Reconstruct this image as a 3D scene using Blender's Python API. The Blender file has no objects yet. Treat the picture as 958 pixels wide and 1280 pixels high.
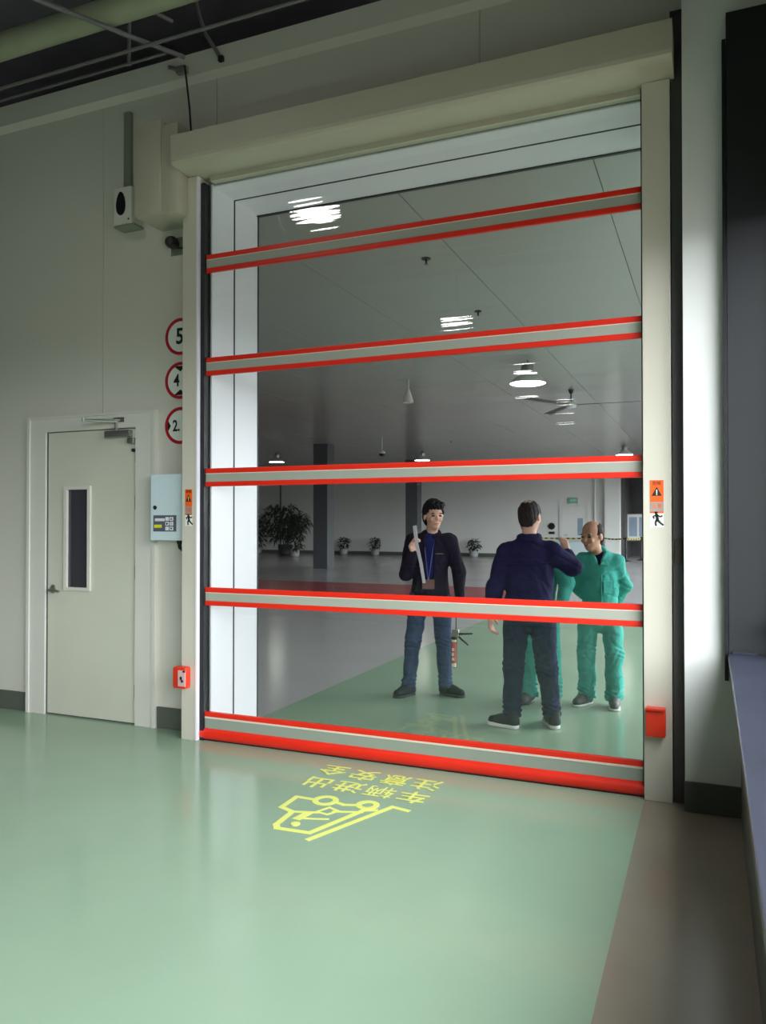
import bpy, bmesh, math, random
import numpy as np
from mathutils import Vector, Matrix
random.seed(7)
PI = math.pi
sc = bpy.context.scene
COL = sc.collection

# ------------------------------------------------------------------ camera
cd = bpy.data.cameras.new('camera'); cam = bpy.data.objects.new('camera', cd); COL.objects.link(cam)
cam.location = (0, 0, 1.6)
cam.rotation_euler = (math.radians(90) + math.atan(12/975.), 0, math.radians(22.8))
cd.sensor_fit = 'VERTICAL'; cd.sensor_height = 36.0; cd.lens = 975/1280*36.0
cd.clip_start = 0.02; cd.clip_end = 300
sc.camera = cam
# ------------------------------------------------------------------ world, exposure
EXPOSURE = 0.08
SKY = 14.0
sc.cycles.diffuse_bounces = 7; sc.cycles.max_bounces = 14; sc.cycles.transparent_max_bounces = 24
sc.view_settings.view_transform = 'Standard'; sc.view_settings.look = 'None'
sc.view_settings.exposure = EXPOSURE; sc.view_settings.gamma = 1; sc.view_settings.use_curve_mapping = False
w = bpy.data.worlds.new('overcast_sky'); sc.world = w; w.use_nodes = True
nt = w.node_tree; bg = nt.nodes['Background']
tc = nt.nodes.new('ShaderNodeTexCoord'); sx = nt.nodes.new('ShaderNodeSeparateXYZ'); cr = nt.nodes.new('ShaderNodeValToRGB')
nt.links.new(tc.outputs['Generated'], sx.inputs[0]); nt.links.new(sx.outputs['Z'], cr.inputs[0])
cr.color_ramp.elements[0].position = -0.02 + 0.02; cr.color_ramp.elements[0].color = (.10, .10, .10, 1)
cr.color_ramp.elements[1].position = 0.05; cr.color_ramp.elements[1].color = (.93, .955, 1, 1)
nt.links.new(cr.outputs[0], bg.inputs[0]); bg.inputs[1].default_value = SKY
# soft daylight comes only through the window openings; portals guide the sampling
def portal(name, loc, rot, sx_, sy_):
    l = bpy.data.lights.new(name, 'AREA'); l.shape = 'RECTANGLE'; l.size = sx_; l.size_y = sy_
    l.cycles.is_portal = True
    o = bpy.data.objects.new(name, l); o.location = loc; o.rotation_euler = rot; COL.objects.link(o)
portal('window_portal_front', (0.47, -.66, 2.1), (0, math.radians(90), 0), 2.4, 10.4)
portal('window_portal_hall', (2.45, 20.5, 1.8), (0, math.radians(90), 0), 3.5, 28.5)

# ------------------------------------------------------------------ materials
def lin(c): return tuple(((v/255)/12.92 if v <= 10 else (((v/255)+.055)/1.055)**2.4) for v in c)
MATS = {}
def mat(name, c, rough=.5, metal=0., var=0., vscale=4., bump=0., bscale=60., spec=.5, coat=0., emit=None, es=0., stretch=None):
    if name in MATS: return MATS[name]
    m = bpy.data.materials.new(name); m.use_nodes = True; t = m.node_tree; b = t.nodes['Principled BSDF']
    col = lin(c)
    b.inputs['Base Color'].default_value = (*col, 1); b.inputs['Roughness'].default_value = rough
    b.inputs['Metallic'].default_value = metal; b.inputs['Specular IOR Level'].default_value = spec
    b.inputs['Coat Weight'].default_value = coat
    if emit: b.inputs['Emission Color'].default_value = (*lin(emit), 1); b.inputs['Emission Strength'].default_value = es
    if var or bump:
        g = t.nodes.new('ShaderNodeNewGeometry')
        vec = g.outputs['Position']
        if stretch:
            mp = t.nodes.new('ShaderNodeMapping'); mp.inputs['Scale'].default_value = stretch
            t.links.new(vec, mp.inputs[0]); vec = mp.outputs[0]
    if var:
        n = t.nodes.new('ShaderNodeTexNoise'); n.inputs['Scale'].default_value = vscale; n.inputs['Detail'].default_value = 5
        t.links.new(vec, n.inputs['Vector'])
        r = t.nodes.new('ShaderNodeMapRange'); r.inputs['From Min'].default_value = .3; r.inputs['From Max'].default_value = .7
        r.inputs['To Min'].default_value = 1-var; r.inputs['To Max'].default_value = 1+var
        t.links.new(n.outputs['Fac'], r.inputs['Value'])
        mx = t.nodes.new('ShaderNodeVectorMath'); mx.operation = 'SCALE'; mx.inputs[0].default_value = col
        t.links.new(r.outputs[0], mx.inputs['Scale']); t.links.new(mx.outputs[0], b.inputs['Base Color'])
        r2 = t.nodes.new('ShaderNodeMapRange'); r2.inputs['To Min'].default_value = max(.02, rough-var*.5); r2.inputs['To Max'].default_value = min(1, rough+var*.5)
        t.links.new(n.outputs['Fac'], r2.inputs['Value']); t.links.new(r2.outputs[0], b.inputs['Roughness'])
    if bump:
        n2 = t.nodes.new('ShaderNodeTexNoise'); n2.inputs['Scale'].default_value = bscale; n2.inputs['Detail'].default_value = 3
        t.links.new(vec, n2.inputs['Vector'])
        bp = t.nodes.new('ShaderNodeBump'); bp.inputs['Strength'].default_value = bump; bp.inputs['Distance'].default_value = .02
        t.links.new(n2.outputs['Fac'], bp.inputs['Height']); t.links.new(bp.outputs[0], b.inputs['Normal'])
    MATS[name] = m
    return m
M = lambda n: MATS[n]
mat('wall_cream', (212, 208, 196), .45, var=.03, vscale=.8)
mat('door_cream', (208, 207, 190), .42, var=.03, vscale=1.5)
mat('trim_cream', (218, 215, 205), .4)
mat('hall_white', (230, 229, 225), .5, var=.03, vscale=.5)
mat('reveal_white', (236, 232, 238), .35)
mat('beige_metal', (206, 200, 184), .38, var=.03, vscale=1.2)
mat('header_cream', (186, 180, 160), .4, var=.03, vscale=.8)
mat('baseboard_grey', (88, 94, 84), .45, var=.06, vscale=3)
mat('black_rubber', (24, 24, 30), .6)
mat('slot_black', (18, 18, 24), .5)
mat('green_epoxy', (146, 171, 146), .16, var=.05, vscale=.9, bump=.02, bscale=4)
mat('grey_epoxy', (146, 138, 122), .25, var=.08, vscale=1.1, bump=.02, bscale=4)
mat('hall_grey_epoxy', (184, 180, 182), .17, var=.05, vscale=.4, bump=.02, bscale=3)
mat('red_epoxy', (160, 52, 62), .25, var=.05)
mat('red_vinyl', (232, 42, 22), .38, var=.04, vscale=5)
mat('bar_grey', (166, 168, 154), .42, var=.03, vscale=2)
mat('bottom_bar_grey', (150, 160, 146), .42)
mat('line_cream', (232, 214, 196), .4)
mat('hall_ceiling', (168, 168, 162), .2, var=.03, vscale=.4, bump=.015, bscale=1.5)
mat('joint_dark', (90, 92, 92), .6)
mat('dark_deck', (112, 106, 112), .8, var=.15, vscale=3)
mat('pipe_pale', (150, 154, 128), .55, var=.05)
mat('pipe_grey', (104, 102, 102), .5)
mat('trunking_grey', (134, 138, 122), .5)
mat('strip_grey', (74, 72, 72), .55, var=.06)
mat('column_white', (226, 226, 222), .5, var=.02)
mat('jamb_dark', (26, 27, 30), .6, var=.06)
mat('frame_black', (22, 22, 24), .35)
mat('sill_slate', (48, 51, 64), .3, var=.07, vscale=6)
mat('parapet', (92, 100, 92), .5)
mat('steel', (168, 166, 160), .3, metal=.8)
mat('dark_steel', (70, 70, 72), .4, metal=.6)
mat('black_plastic', (22, 22, 24), .35)
mat('white_plastic', (224, 222, 210), .4)
mat('box_white', (206, 222, 226), .35)
mat('display_grey', (92, 92, 108), .3)
mat('button_white', (220, 224, 226), .4)
mat('yellow_label', (216, 222, 40), .4)
mat('orange_sticker', (240, 98, 22), .4)
mat('sticker_grey', (160, 150, 140), .4)
mat('red_plastic', (222, 52, 26), .35)
mat('label_red', (190, 90, 74), .4)
mat('strip_pale', (196, 192, 196), .4)
mat('pink_plate', (214, 178, 176), .35)
mat('sign_white', (232, 234, 226), .4)
mat('sign_red', (178, 28, 46), .4)
mat('ink_black', (20, 22, 20), .5)
mat('projected_yellow', (230, 234, 124), .4)  # projected light of the floor sign, put in as a surface colour
mat('white_lens', (250, 250, 250), .3, emit=(255, 252, 244), es=20)
mat('lamp_shade', (214, 216, 214), .25, metal=.2)
mat('exit_green', (90, 160, 130), .4, emit=(150, 220, 190), es=.12)
mat('column_grey', (84, 86, 90), .4, var=.05, vscale=.8)
mat('notice_blue', (150, 166, 186), .4, var=.1, vscale=3)
mat('foliage', (34, 48, 32), .5, var=.3, vscale=5)
mat('bark', (70, 60, 50), .8)
mat('pot_white', (160, 160, 160), .3)
mat('pot_dark', (52, 48, 50), .5)
mat('soil', (40, 32, 28), .9)
mat('tape_yellow', (214, 190, 60), .5)
mat('skin', (214, 164, 144), .5, var=.04, vscale=30, bump=.05, bscale=120)
mat('skin_dark', (204, 150, 124), .5, var=.04, vscale=30)
mat('lip', (176, 96, 88), .5)
mat('eye_dark', (30, 22, 20), .3)
mat('hair_black', (18, 14, 16), .6, bump=.8, bscale=90, stretch=(1, 1, .3), spec=.25)
mat('hair_grey', (46, 34, 34), .65, bump=.8, bscale=90, stretch=(1, 1, .3), spec=.25)
mat('jacket_black', (34, 27, 44), .85, var=.15, vscale=14, bump=.9, bscale=16, spec=.15)
mat('shirt_blue', (30, 34, 92), .8, spec=.2)
mat('jeans_blue', (56, 68, 98), .9, var=.16, vscale=9, bump=.9, bscale=18, spec=.15)
mat('jacket_navy', (32, 28, 66), .85, var=.15, vscale=8, bump=.9, bscale=13, spec=.15)
mat('jeans_dark', (22, 29, 60), .9, var=.2, vscale=9, bump=.9, bscale=16, spec=.15)
mat('teal_cloth', (76, 172, 160), .85, var=.08, vscale=7, bump=1., bscale=11, spec=.15)
mat('shoe_black', (22, 24, 32), .7, spec=.25)
mat('shoe_grey', (84, 84, 86), .6)
mat('sole_white', (222, 224, 220), .5)
mat('lanyard_blue', (70, 84, 160), .6)
mat('badge', (120, 84, 84), .4)
mat('door_glass_dark', (60, 58, 64), .06, spec=.8)

def film(name, tint, bump, f0=.05, scale=(.25, .25, 7.)):
    m = bpy.data.materials.new(name); m.use_nodes = True; t = m.node_tree
    for n in list(t.nodes): t.nodes.remove(n)
    out = t.nodes.new('ShaderNodeOutputMaterial'); mix = t.nodes.new('ShaderNodeMixShader')
    tr = t.nodes.new('ShaderNodeBsdfTransparent'); gl = t.nodes.new('ShaderNodeBsdfGlossy')
    tr.inputs[0].default_value = (*tint, 1); gl.inputs['Roughness'].default_value = .015
    fr = t.nodes.new('ShaderNodeLayerWeight'); fr.inputs[0].default_value = .5
    pw = t.nodes.new('ShaderNodeMath'); pw.operation = 'POWER'; pw.inputs[1].default_value = 5
    mu = t.nodes.new('ShaderNodeMath'); mu.operation = 'MULTIPLY_ADD'; mu.inputs[1].default_value = (1-f0)*.8; mu.inputs[2].default_value = f0; mu.use_clamp = True
    t.links.new(fr.outputs['Facing'], pw.inputs[0]); t.links.new(pw.outputs[0], mu.inputs[0]); t.links.new(mu.outputs[0], mix.inputs[0])
    t.links.new(tr.outputs[0], mix.inputs[1]); t.links.new(gl.outputs[0], mix.inputs[2]); t.links.new(mix.outputs[0], out.inputs[0])
    if bump:
        g = t.nodes.new('ShaderNodeNewGeometry'); mp = t.nodes.new('ShaderNodeMapping'); mp.inputs['Scale'].default_value = scale
        n = t.nodes.new('ShaderNodeTexNoise'); n.inputs['Scale'].default_value = 1.6; n.inputs['Detail'].default_value = 2
        bp = t.nodes.new('ShaderNodeBump'); bp.inputs['Strength'].default_value = bump; bp.inputs['Distance'].default_value = .02
        t.links.new(g.outputs['Position'], mp.inputs[0]); t.links.new(mp.outputs[0], n.inputs['Vector'])
        t.links.new(n.outputs['Fac'], bp.inputs['Height']); t.links.new(bp.outputs[0], gl.inputs['Normal'])
    MATS[name] = m
film('clear_vinyl', (.95, .965, .955), .10, .055)
film('window_glass', (.93, .95, .95), 0, .05)

# ------------------------------------------------------------------ mesh helpers
class MB:
    def __init__(s): s.v = []; s.f = []; s.m = []
    def add(s, vs, fs, mi=0):
        o = len(s.v); s.v += [tuple(map(float, p)) for p in vs]; s.f += [tuple(i+o for i in f) for f in fs]; s.m += [mi]*len(fs); return s
    def box(s, a, b, mi=0, bev=0):
        x0, y0, z0 = (min(a[i], b[i]) for i in range(3)); x1, y1, z1 = (max(a[i], b[i]) for i in range(3))
        if bev:
            e = min(bev, (x1-x0)/2.01, (y1-y0)/2.01, (z1-z0)/2.01)
            bm = bmesh.new(); bmesh.ops.create_cube(bm, size=1)
            for v in bm.verts: v.co = ((x0+x1)/2+v.co.x*(x1-x0), (y0+y1)/2+v.co.y*(y1-y0), (z0+z1)/2+v.co.z*(z1-z0))
            bmesh.ops.bevel(bm, geom=bm.edges[:]+bm.verts[:], offset=e, segments=2, affect='EDGES', profile=.6)
            bm.verts.index_update(); s.add([v.co for v in bm.verts], [[v.index for v in f.verts] for f in bm.faces], mi); bm.free(); return s
        v = [(x0,y0,z0),(x1,y0,z0),(x1,y1,z0),(x0,y1,z0),(x0,y0,z1),(x1,y0,z1),(x1,y1,z1),(x0,y1,z1)]
        return s.add(v, [(0,3,2,1),(4,5,6,7),(0,1,5,4),(1,2,6,5),(2,3,7,6),(3,0,4,7)], mi)
    def tube(s, pts, r, n=10, mi=0, caps=True):
        pts = [Vector(p) for p in pts]; N = len(pts); rs = r if isinstance(r, (list, tuple)) else [r]*N
        vs = []; prev = None
        for i, p in enumerate(pts):
            d = (pts[min(i+1, N-1)]-pts[max(i-1, 0)]).normalized()
            if prev is None: prev = d.orthogonal().normalized()
            u = (prev-d*prev.dot(d)).normalized(); prev = u; w_ = d.cross(u)
            for k in range(n):
                a = 2*PI*k/n; vs.append(p+(u*math.cos(a)+w_*math.sin(a))*rs[i])
        fs = [(i*n+k, i*n+(k+1) % n, (i+1)*n+(k+1) % n, (i+1)*n+k) for i in range(N-1) for k in range(n)]
        if caps: fs += [tuple(reversed(range(n))), tuple(range((N-1)*n, N*n))]
        return s.add(vs, fs, mi)
    def lathe(s, c, prof, n=24, mi=0, axis='z', caps=True):
        vs = []; c = Vector(c)
        for r, h in prof:
            for k in range(n):
                a = 2*PI*k/n; x, y = r*math.cos(a), r*math.sin(a)
                vs.append(c+(Vector((x, y, h)) if axis == 'z' else Vector((x, -h, y)) if axis == 'y' else Vector((h, x, y))))
        N = len(prof)
        fs = [(i*n+k, i*n+(k+1) % n, (i+1)*n+(k+1) % n, (i+1)*n+k) for i in range(N-1) for k in range(n)]
        if caps: fs += [tuple(reversed(range(n))), tuple(range((N-1)*n, N*n))]
        return s.add(vs, fs, mi)
    def prism(s, poly, d, mi=0):
        """poly: 3-D points of one flat outline, d: extrusion vector"""
        n = len(poly); d = Vector(d); P = [Vector(p) for p in poly]
        return s.add(P+[p+d for p in P], [tuple(reversed(range(n))), tuple(range(n, 2*n))]+[(i, (i+1) % n, n+(i+1) % n, n+i) for i in range(n)], mi)
    def obj(s, name, mats, parent=None, smooth=False, org=None, sharp=35):
        me = bpy.data.meshes.new(name)
        org = Vector(org) if org is not None else (Vector(parent.matrix_world.translation) if parent else Vector((0, 0, 0)))
        me.from_pydata([(v[0]-org.x, v[1]-org.y, v[2]-org.z) for v in s.v], [], s.f)
        for m in (mats if isinstance(mats, (list, tuple)) else [mats]): me.materials.append(MATS[m])
        me.polygons.foreach_set('material_index', s.m)
        bm = bmesh.new(); bm.from_mesh(me); bmesh.ops.recalc_face_normals(bm, faces=bm.faces)
        if smooth:
            for f in bm.faces: f.smooth = True
            for e in bm.edges:
                if len(e.link_faces) == 2 and e.calc_face_angle(0) > math.radians(sharp): e.smooth = False
        bm.to_mesh(me); bm.free()
        return link(name, me, parent, org)
def link(name, me, parent, org):
    o = bpy.data.objects.new(name, me); COL.objects.link(o)
    if parent:
        o.parent = parent; pw = WL[parent.name]; o.location = Vector(org)-pw
    else: o.location = org
    o_w = Vector(org); WL[o.name] = o_w
    return o
WL = {}
_obj = MB.obj
def obj_(s, name, mats, parent=None, smooth=False, org=None, sharp=35):
    if org is None: org = WL[parent.name] if parent else centre_base(s.v)
    return _obj(s, name, mats, parent, smooth, org, sharp)
def centre_base(v):
    a = np.array(v); return ((a[:, 0].min()+a[:, 0].max())/2, (a[:, 1].min()+a[:, 1].max())/2, a[:, 2].min())
MB.obj = obj_
def box(name, a, b, m, parent=None, bev=0, **k): return MB().box(a, b, 0, bev).obj(name, m, parent, **k)
def thing(name, loc, label, cat, group=None):
    o = bpy.data.objects.new(name, None); COL.objects.link(o); o.location = loc; o.empty_display_size = .1; WL[o.name] = Vector(loc)
    o['label'] = label; o['category'] = cat
    if group: o['group'] = group
    return o
def tag(o, label, cat, group=None):
    o['label'] = label; o['category'] = cat
    if group: o['group'] = group
    return o
def st(o): o['kind'] = 'structure'; return o
def lab(o, l): o['label'] = l; return o
def copy_tree(o, loc=None, parent=None):
    c = o.copy(); COL.objects.link(c); c.parent = parent; WL[c.name] = WL[o.name]
    if loc is not None: c.location = loc; WL[c.name] = Vector(loc)
    for ch in list(o.children): copy_tree(ch, None, c)
    return c
def text(name, s, m, parent, org, xdir, ydir, size, thick=.001, align='CENTER', squash=1., bold=0.):
    """flat lettering as a thin mesh; org is the centre of the text"""
    cu = bpy.data.curves.new(name, 'FONT'); cu.body = s; cu.size = size; cu.align_x = align; cu.align_y = 'CENTER'; cu.extrude = thick/2; cu.offset = bold
    cu.resolution_u = 4
    t = bpy.data.objects.new(name, cu); COL.objects.link(t)
    bpy.context.view_layer.update()
    me = bpy.data.meshes.new_from_object(t.evaluated_get(bpy.context.evaluated_depsgraph_get()))
    bpy.data.objects.remove(t); bpy.data.curves.remove(cu)
    X = Vector(xdir).normalized(); Y = Vector(ydir).normalized(); Z = X.cross(Y)
    for v in me.vertices: v.co = X*v.co.x*squash+Y*v.co.y+Z*v.co.z
    me.materials.clear(); me.materials.append(MATS[m]); me.name = name
    return link(name, me, parent, org)

# ================================================================== SETTING: front hall
WY = 4.93            # face of the front wall
OX0, OX1 = -3.42, -0.30   # doorway
OZ = 4.11
HY = 5.47            # hall side of the wall
CZ = 4.25            # hall ceiling
FRX = 0.145
# floors (one slab, coatings as material regions)
def floor():
    xs = [-26, -9.2, -3.40, -0.36, 0.5, 2.4]; ys = [-16, 5.2, 15.2, 18.5, 24.0, 38.6]
    mb = MB()
    for i in range(len(xs)-1):
        for j in range(len(ys)-1):
            xc = (xs[i]+xs[i+1])/2; yc = (ys[j]+ys[j+1])/2
            if j == 0:
                if i == 4 or i == 0: continue
                mi = 0 if xc < -.36 else 1
            else:
                mi = 0 if (xc > -3.40 and yc < 15.2) else 2
                if 15.2 < yc < 18.5 and xc < -3.4: mi = 3
            mb.add([(xs[i], ys[j], 0), (xs[i+1], ys[j], 0), (xs[i+1], ys[j+1], 0), (xs[i], ys[j+1], 0)], [(0, 1, 2, 3)], mi)
    mb.box((-26, -16, -.2), (2.4, 40.5, -.02), 1)
    return st(mb.obj('floor', ['green_epoxy', 'grey_epoxy', 'hall_grey_epoxy', 'red_epoxy'], org=(0, 0, 0)))
floor()

# front wall: core plus sandwich panels with recessed joints
wf = st(MB().box((-9.2, WY+.012, 0), (OX0-.0, HY, 5.17)).box((OX1, WY+.012, 0), (.6, HY, 5.17)).box((OX0, WY+.012, OZ), (OX1, HY, 5.17)).obj('wall_front', 'joint_dark', org=(0, WY, 0)))
DX0, DX1, DZ = -5.17, -4.13, 2.39       # personnel door opening in the panels
px = [-9.2, -7.0, -5.76, -4.535, -3.44]
for i in range(4):
    x0, x1 = px[i]+.002, px[i+1]-.002
    mb = MB()
    if i == 2: mb.box((x0, WY, 0), (DX0, WY+.02, 4.96)).box((DX0, WY, DZ), (x1, WY+.02, 4.96))
    elif i == 3: mb.box((DX1, WY, 0), (x1, WY+.02, 4.96)).box((x0, WY, DZ), (DX1, WY+.02, 4.96))
    else: mb.box((x0, WY, 0), (x1, WY+.02, 4.96))
    mb.obj('wall_panel', 'wall_cream', wf)
for x0, x1 in ((-3.436, -1.385), (-1.381, -.146)):
    box('wall_panel', (x0, WY, 4.16), (x1, WY+.02, 4.96), 'wall_cream', wf)
st(MB().add([(-9.2, WY, 4.96), (.3, WY, 4.96), (.3, WY-.05, 5.0), (-9.2, WY-.05, 5.0), (-9.2, WY-.05, 5.17), (.3, WY-.05, 5.17), (.3, WY+.2, 5.17), (-9.2, WY+.2, 5.17)],
    [(0, 1, 2, 3), (3, 2, 5, 4), (4, 5, 6, 7), (0, 3, 4, 7), (1, 6, 5, 2), (0, 7, 6, 1)]).obj('trim_1', 'wall_cream'))
# white lined reveal with black joint lines
for nm, a, b in (('trim_2', (OX0, WY-.10, 0), (OX0+.012, 5.115, OZ)), ('trim_3', (OX0, 5.130, 0), (OX0+.012, HY, OZ)),
                 ('trim_4', (OX0, WY-.08, OZ-.012), (OX1, 5.115, OZ)), ('trim_5', (OX0, 5.130, OZ-.012), (OX1, HY, OZ))):
    st(box(nm, a, b, 'reveal_white'))
st(MB().box((OX0+.001, 5.114, 0), (OX0+.014, 5.131, OZ)).box((OX0, 5.114, OZ-.014), (OX1, 5.131, OZ-.001)).box((OX0+.001, HY-.012, 0), (OX0+.016, HY+.003, OZ)).box((OX0, HY-.025, OZ-.02), (OX1, HY+.004, OZ)).obj('trim_6', 'slot_black'))
st(box('trim_7', (OX1-.012, WY-.1, 0), (OX1, HY, OZ), 'reveal_white'))
# dark recess strip to the right of the door, white column with base
st(box('trim_8', (-.20, 4.757, 0), (-.10, WY, 4.51), 'strip_grey'))
st(box('trim_9', (-.205, 4.745, 4.51), (-.10, WY, 4.535), 'dark_steel'))
st(box('wall_column', (-.138, 4.65, .165), (.6, WY+.01, 6.0), 'column_white'))
st(box('baseboard_column', (-.142, 4.637, 0), (FRX+.02, WY, .165), 'baseboard_grey', bev=.004))
st(box('baseboard_left', (-9.2, WY-.014, 0), (-5.32, WY+.001, .158), 'baseboard_grey', bev=.003))
st(box('baseboard_middle', (-3.975, WY-.014, 0), (-3.47, WY+.001, .165), 'baseboard_grey', bev=.003))
# right wall: parapet, slate sill, tall dark window bays
st(box('wall_right', (FRX, -16, 0), (.6, 4.65, .855), 'parapet'))
st(MB().box((.45, -16, 3.3), (.6, 4.65, 6.0)).box((.45, 4.55, .86), (.6, 4.65, 3.3)).box((.45, -16, .86), (.6, -5.9, 3.3)).obj('wall_right_upper', 'wall_cream', org=(.52, 0, 4)))
st(MB().box((.083, -14.2, .857), (.52, 4.649, .891), 0, .005).obj('trim_10', 'sill_slate'))
st(MB().box((.088, 4.59, .892), (.44, 4.648, 4.36)).obj('trim_11', 'jamb_dark'))
st(box('trim_12', (.066, 4.585, .745), (.086, 4.648, 4.215), 'frame_black'))
st(box('trim_13', (.105, 4.575, .892), (.225, 4.589, .904), 'sill_slate'))
def mullions(name, x0, x1, ys, z0, z1, n):
    w_ = st(MB().box((x0, ys[0], z0), (x1, ys[-1], z0+.05)).box((x0, ys[0], z1-.05), (x1, ys[-1], z1)).obj(name, 'frame_black'))
    for y in ys: box('mullion', (x0, y-.03, z0+.05), (x1, y+.03, z1-.05), 'frame_black', w_)
    for a, b in zip(ys[:-1], ys[1:]):
        box('pane', ((x0+x1)/2-.004, a+.03, z0+.05), ((x0+x1)/2+.004, b-.03, z1-.05), 'window_glass', w_)
    return w_
wn1 = mullions('window_1', .36, .43, [4.54-2.08*k for k in range(6)][::-1], .892, 3.3, 9)
hd = MB().box((.325, 4.47, 1.0), (.36, 4.51, 1.12), 0, .008).tube([(.335, 4.49, 1.06), (.30, 4.49, 1.06), (.29, 4.42, 1.05), (.285, 4.33, 1.04)], .011, 8).obj('window_handle', 'steel', wn1, smooth=True)
st(box('wall_left', (-9.4, -16, 0), (-9.2, HY, 6.0), 'strip_grey'))
st(box('wall_back', (-9.4, -16.2, 0), (.6, -16, 6.0), 'strip_grey'))
# open dark roof above
st(box('ceiling_front', (-9.4, -16, 6.0), (.6, 8.5, 6.15), 'dark_deck'))
st(box('wall_upper_void', (-9.4, 6.2, 5.17), (.6, 6.3, 6.0), 'dark_deck'))
st(box('ceiling_deck_edge', (-9.4, HY, 5.0), (.6, 6.3, 5.16), 'dark_deck'))
for y in (1.2, -2.4, -6.0, -9.6): st(MB().box((-9.2, y-.06, 5.66), (.45, y+.06, 5.69)).box((-9.2, y-.01, 5.69), (.45, y+.01, 5.97)).box((-9.2, y-.06, 5.97), (.45, y+.06, 6.0)).obj('trim_14', 'dark_deck'))

# ================================================================== SETTING: far hall
st(MB().box((-26, HY-.2, 0), (-9.2, HY, CZ)).box((.6, HY-.2, 0), (2.4, HY, CZ)).obj('wall_hall_near', 'hall_white', org=(0, HY, 0)))
wl = st(box('wall_hall_far', (-26, 34.6, 0), (-4.17, 34.9, CZ), 'hall_white'))
st(box('wall_hall_pilaster', (-4.17, 34.3, 0), (-3.56, 34.9, CZ), 'column_white'))
st(box('wall_hall_recess', (-3.56, 38.5, 0), (2.4, 38.7, CZ), 'strip_grey'))
st(box('wall_hall_recess_side', (-3.56, 34.9, 0), (-3.4, 38.5, CZ), 'strip_grey'))
st(box('wall_hall_left', (-26.2, HY, 0), (-26, 34.9, CZ), 'hall_white'))
st(MB().box((2.2, HY, 0), (2.4, 38.5, .12)).box((2.2, HY, 3.5), (2.4, 38.5, CZ)).box((2.2, HY, .12), (2.4, 6.4, 3.5)).box((2.2, 34.6, .12), (2.4, 38.5, 3.5)).obj('wall_hall_right', 'hall_white', org=(2.3, 0, 0)))
mullions('window_2', 2.26, 2.34, [6.4+28.2*k/12 for k in range(13)], .12, 3.5, 12)
ch = st(box('ceiling_hall', (-26, HY, CZ+.01), (2.4, 38.7, CZ+.2), 'joint_dark'))
xj = [-26]+[-0.78-1.535*k for k in range(16, -3, -1) if -25.5 < -0.78-1.535*k < 2]+[2.4]
for a, b in zip(xj[:-1], xj[1:]): box('ceiling_panel', (a+.004, HY+.001, CZ), (b-.004, 38.5, CZ+.02), 'hall_ceiling', ch)
st(box('baseboard_far', (-26, 34.575, 0), (-4.17, 34.601, .16), 'baseboard_grey'))
for x, y, l in ((-12.25, 23.9, 'first'), (-11.85, 31.6, 'second')):
    st(MB().box((x-.27, y-.27, 0), (x+.27, y+.27, CZ-.001), 0, .01).obj('column_hall', 'column_grey'))
st(MB().tube([(-20.16, 34.52, 0), (-20.16, 34.52, CZ)], .04, 8).obj('trim_15', 'column_grey', smooth=True))
st(MB().tube([(-4.6, 34.52, 0), (-4.6, 34.52, CZ)], .05, 8).obj('trim_16', 'hall_white', smooth=True))

# far hall door, exit sign, extinguisher sign
d2 = st(MB().box((-6.13, 34.56, 0), (-6.0, 34.6, 2.34)).box((-4.98, 34.56, 0), (-4.85, 34.6, 2.34)).box((-6.0, 34.56, 2.24), (-4.98, 34.6, 2.34)).obj('door_2', 'column_white'))
box('door_leaf', (-5.99, 34.585, 0), (-4.99, 34.599, 2.235), 'hall_white', d2)
box('door_window', (-5.35, 34.575, 1.0), (-5.12, 34.586, 1.75), 'notice_blue', d2)
box('door_handle', (-5.9, 34.53, 1.0), (-5.78, 34.585, 1.03), 'steel', d2)
e = thing('exit_sign', (-5.55, 34.55, 2.40), 'small green illuminated exit sign above the white door on the far wall', 'exit sign')
box('housing', (-5.76, 34.54, 2.40), (-5.34, 34.599, 2.64), 'steel', e)
MB().box((-5.74, 34.53, 2.42), (-5.36, 34.54, 2.62)).obj('face', 'exit_green', e)
text('lettering', 'EXIT', 'sign_white', e, (-5.5, 34.525, 2.52), (1, 0, 0), (0, 0, 1), .13)
e = thing('wall_alarm', (-6.47, 34.55, 1.2), 'round black alarm fitting on the far wall left of the white door', 'alarm')
MB().lathe((-6.47, 34.6, 1.40), [(.15, 0), (.15, .05), (.10, .10), (.0001, .11)], 20, axis='y').obj('dome', 'black_plastic', e, smooth=True)
box('sign_plate', (-6.60, 34.57, 1.05), (-6.34, 34.599, 1.16), 'ink_black', e)

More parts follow.
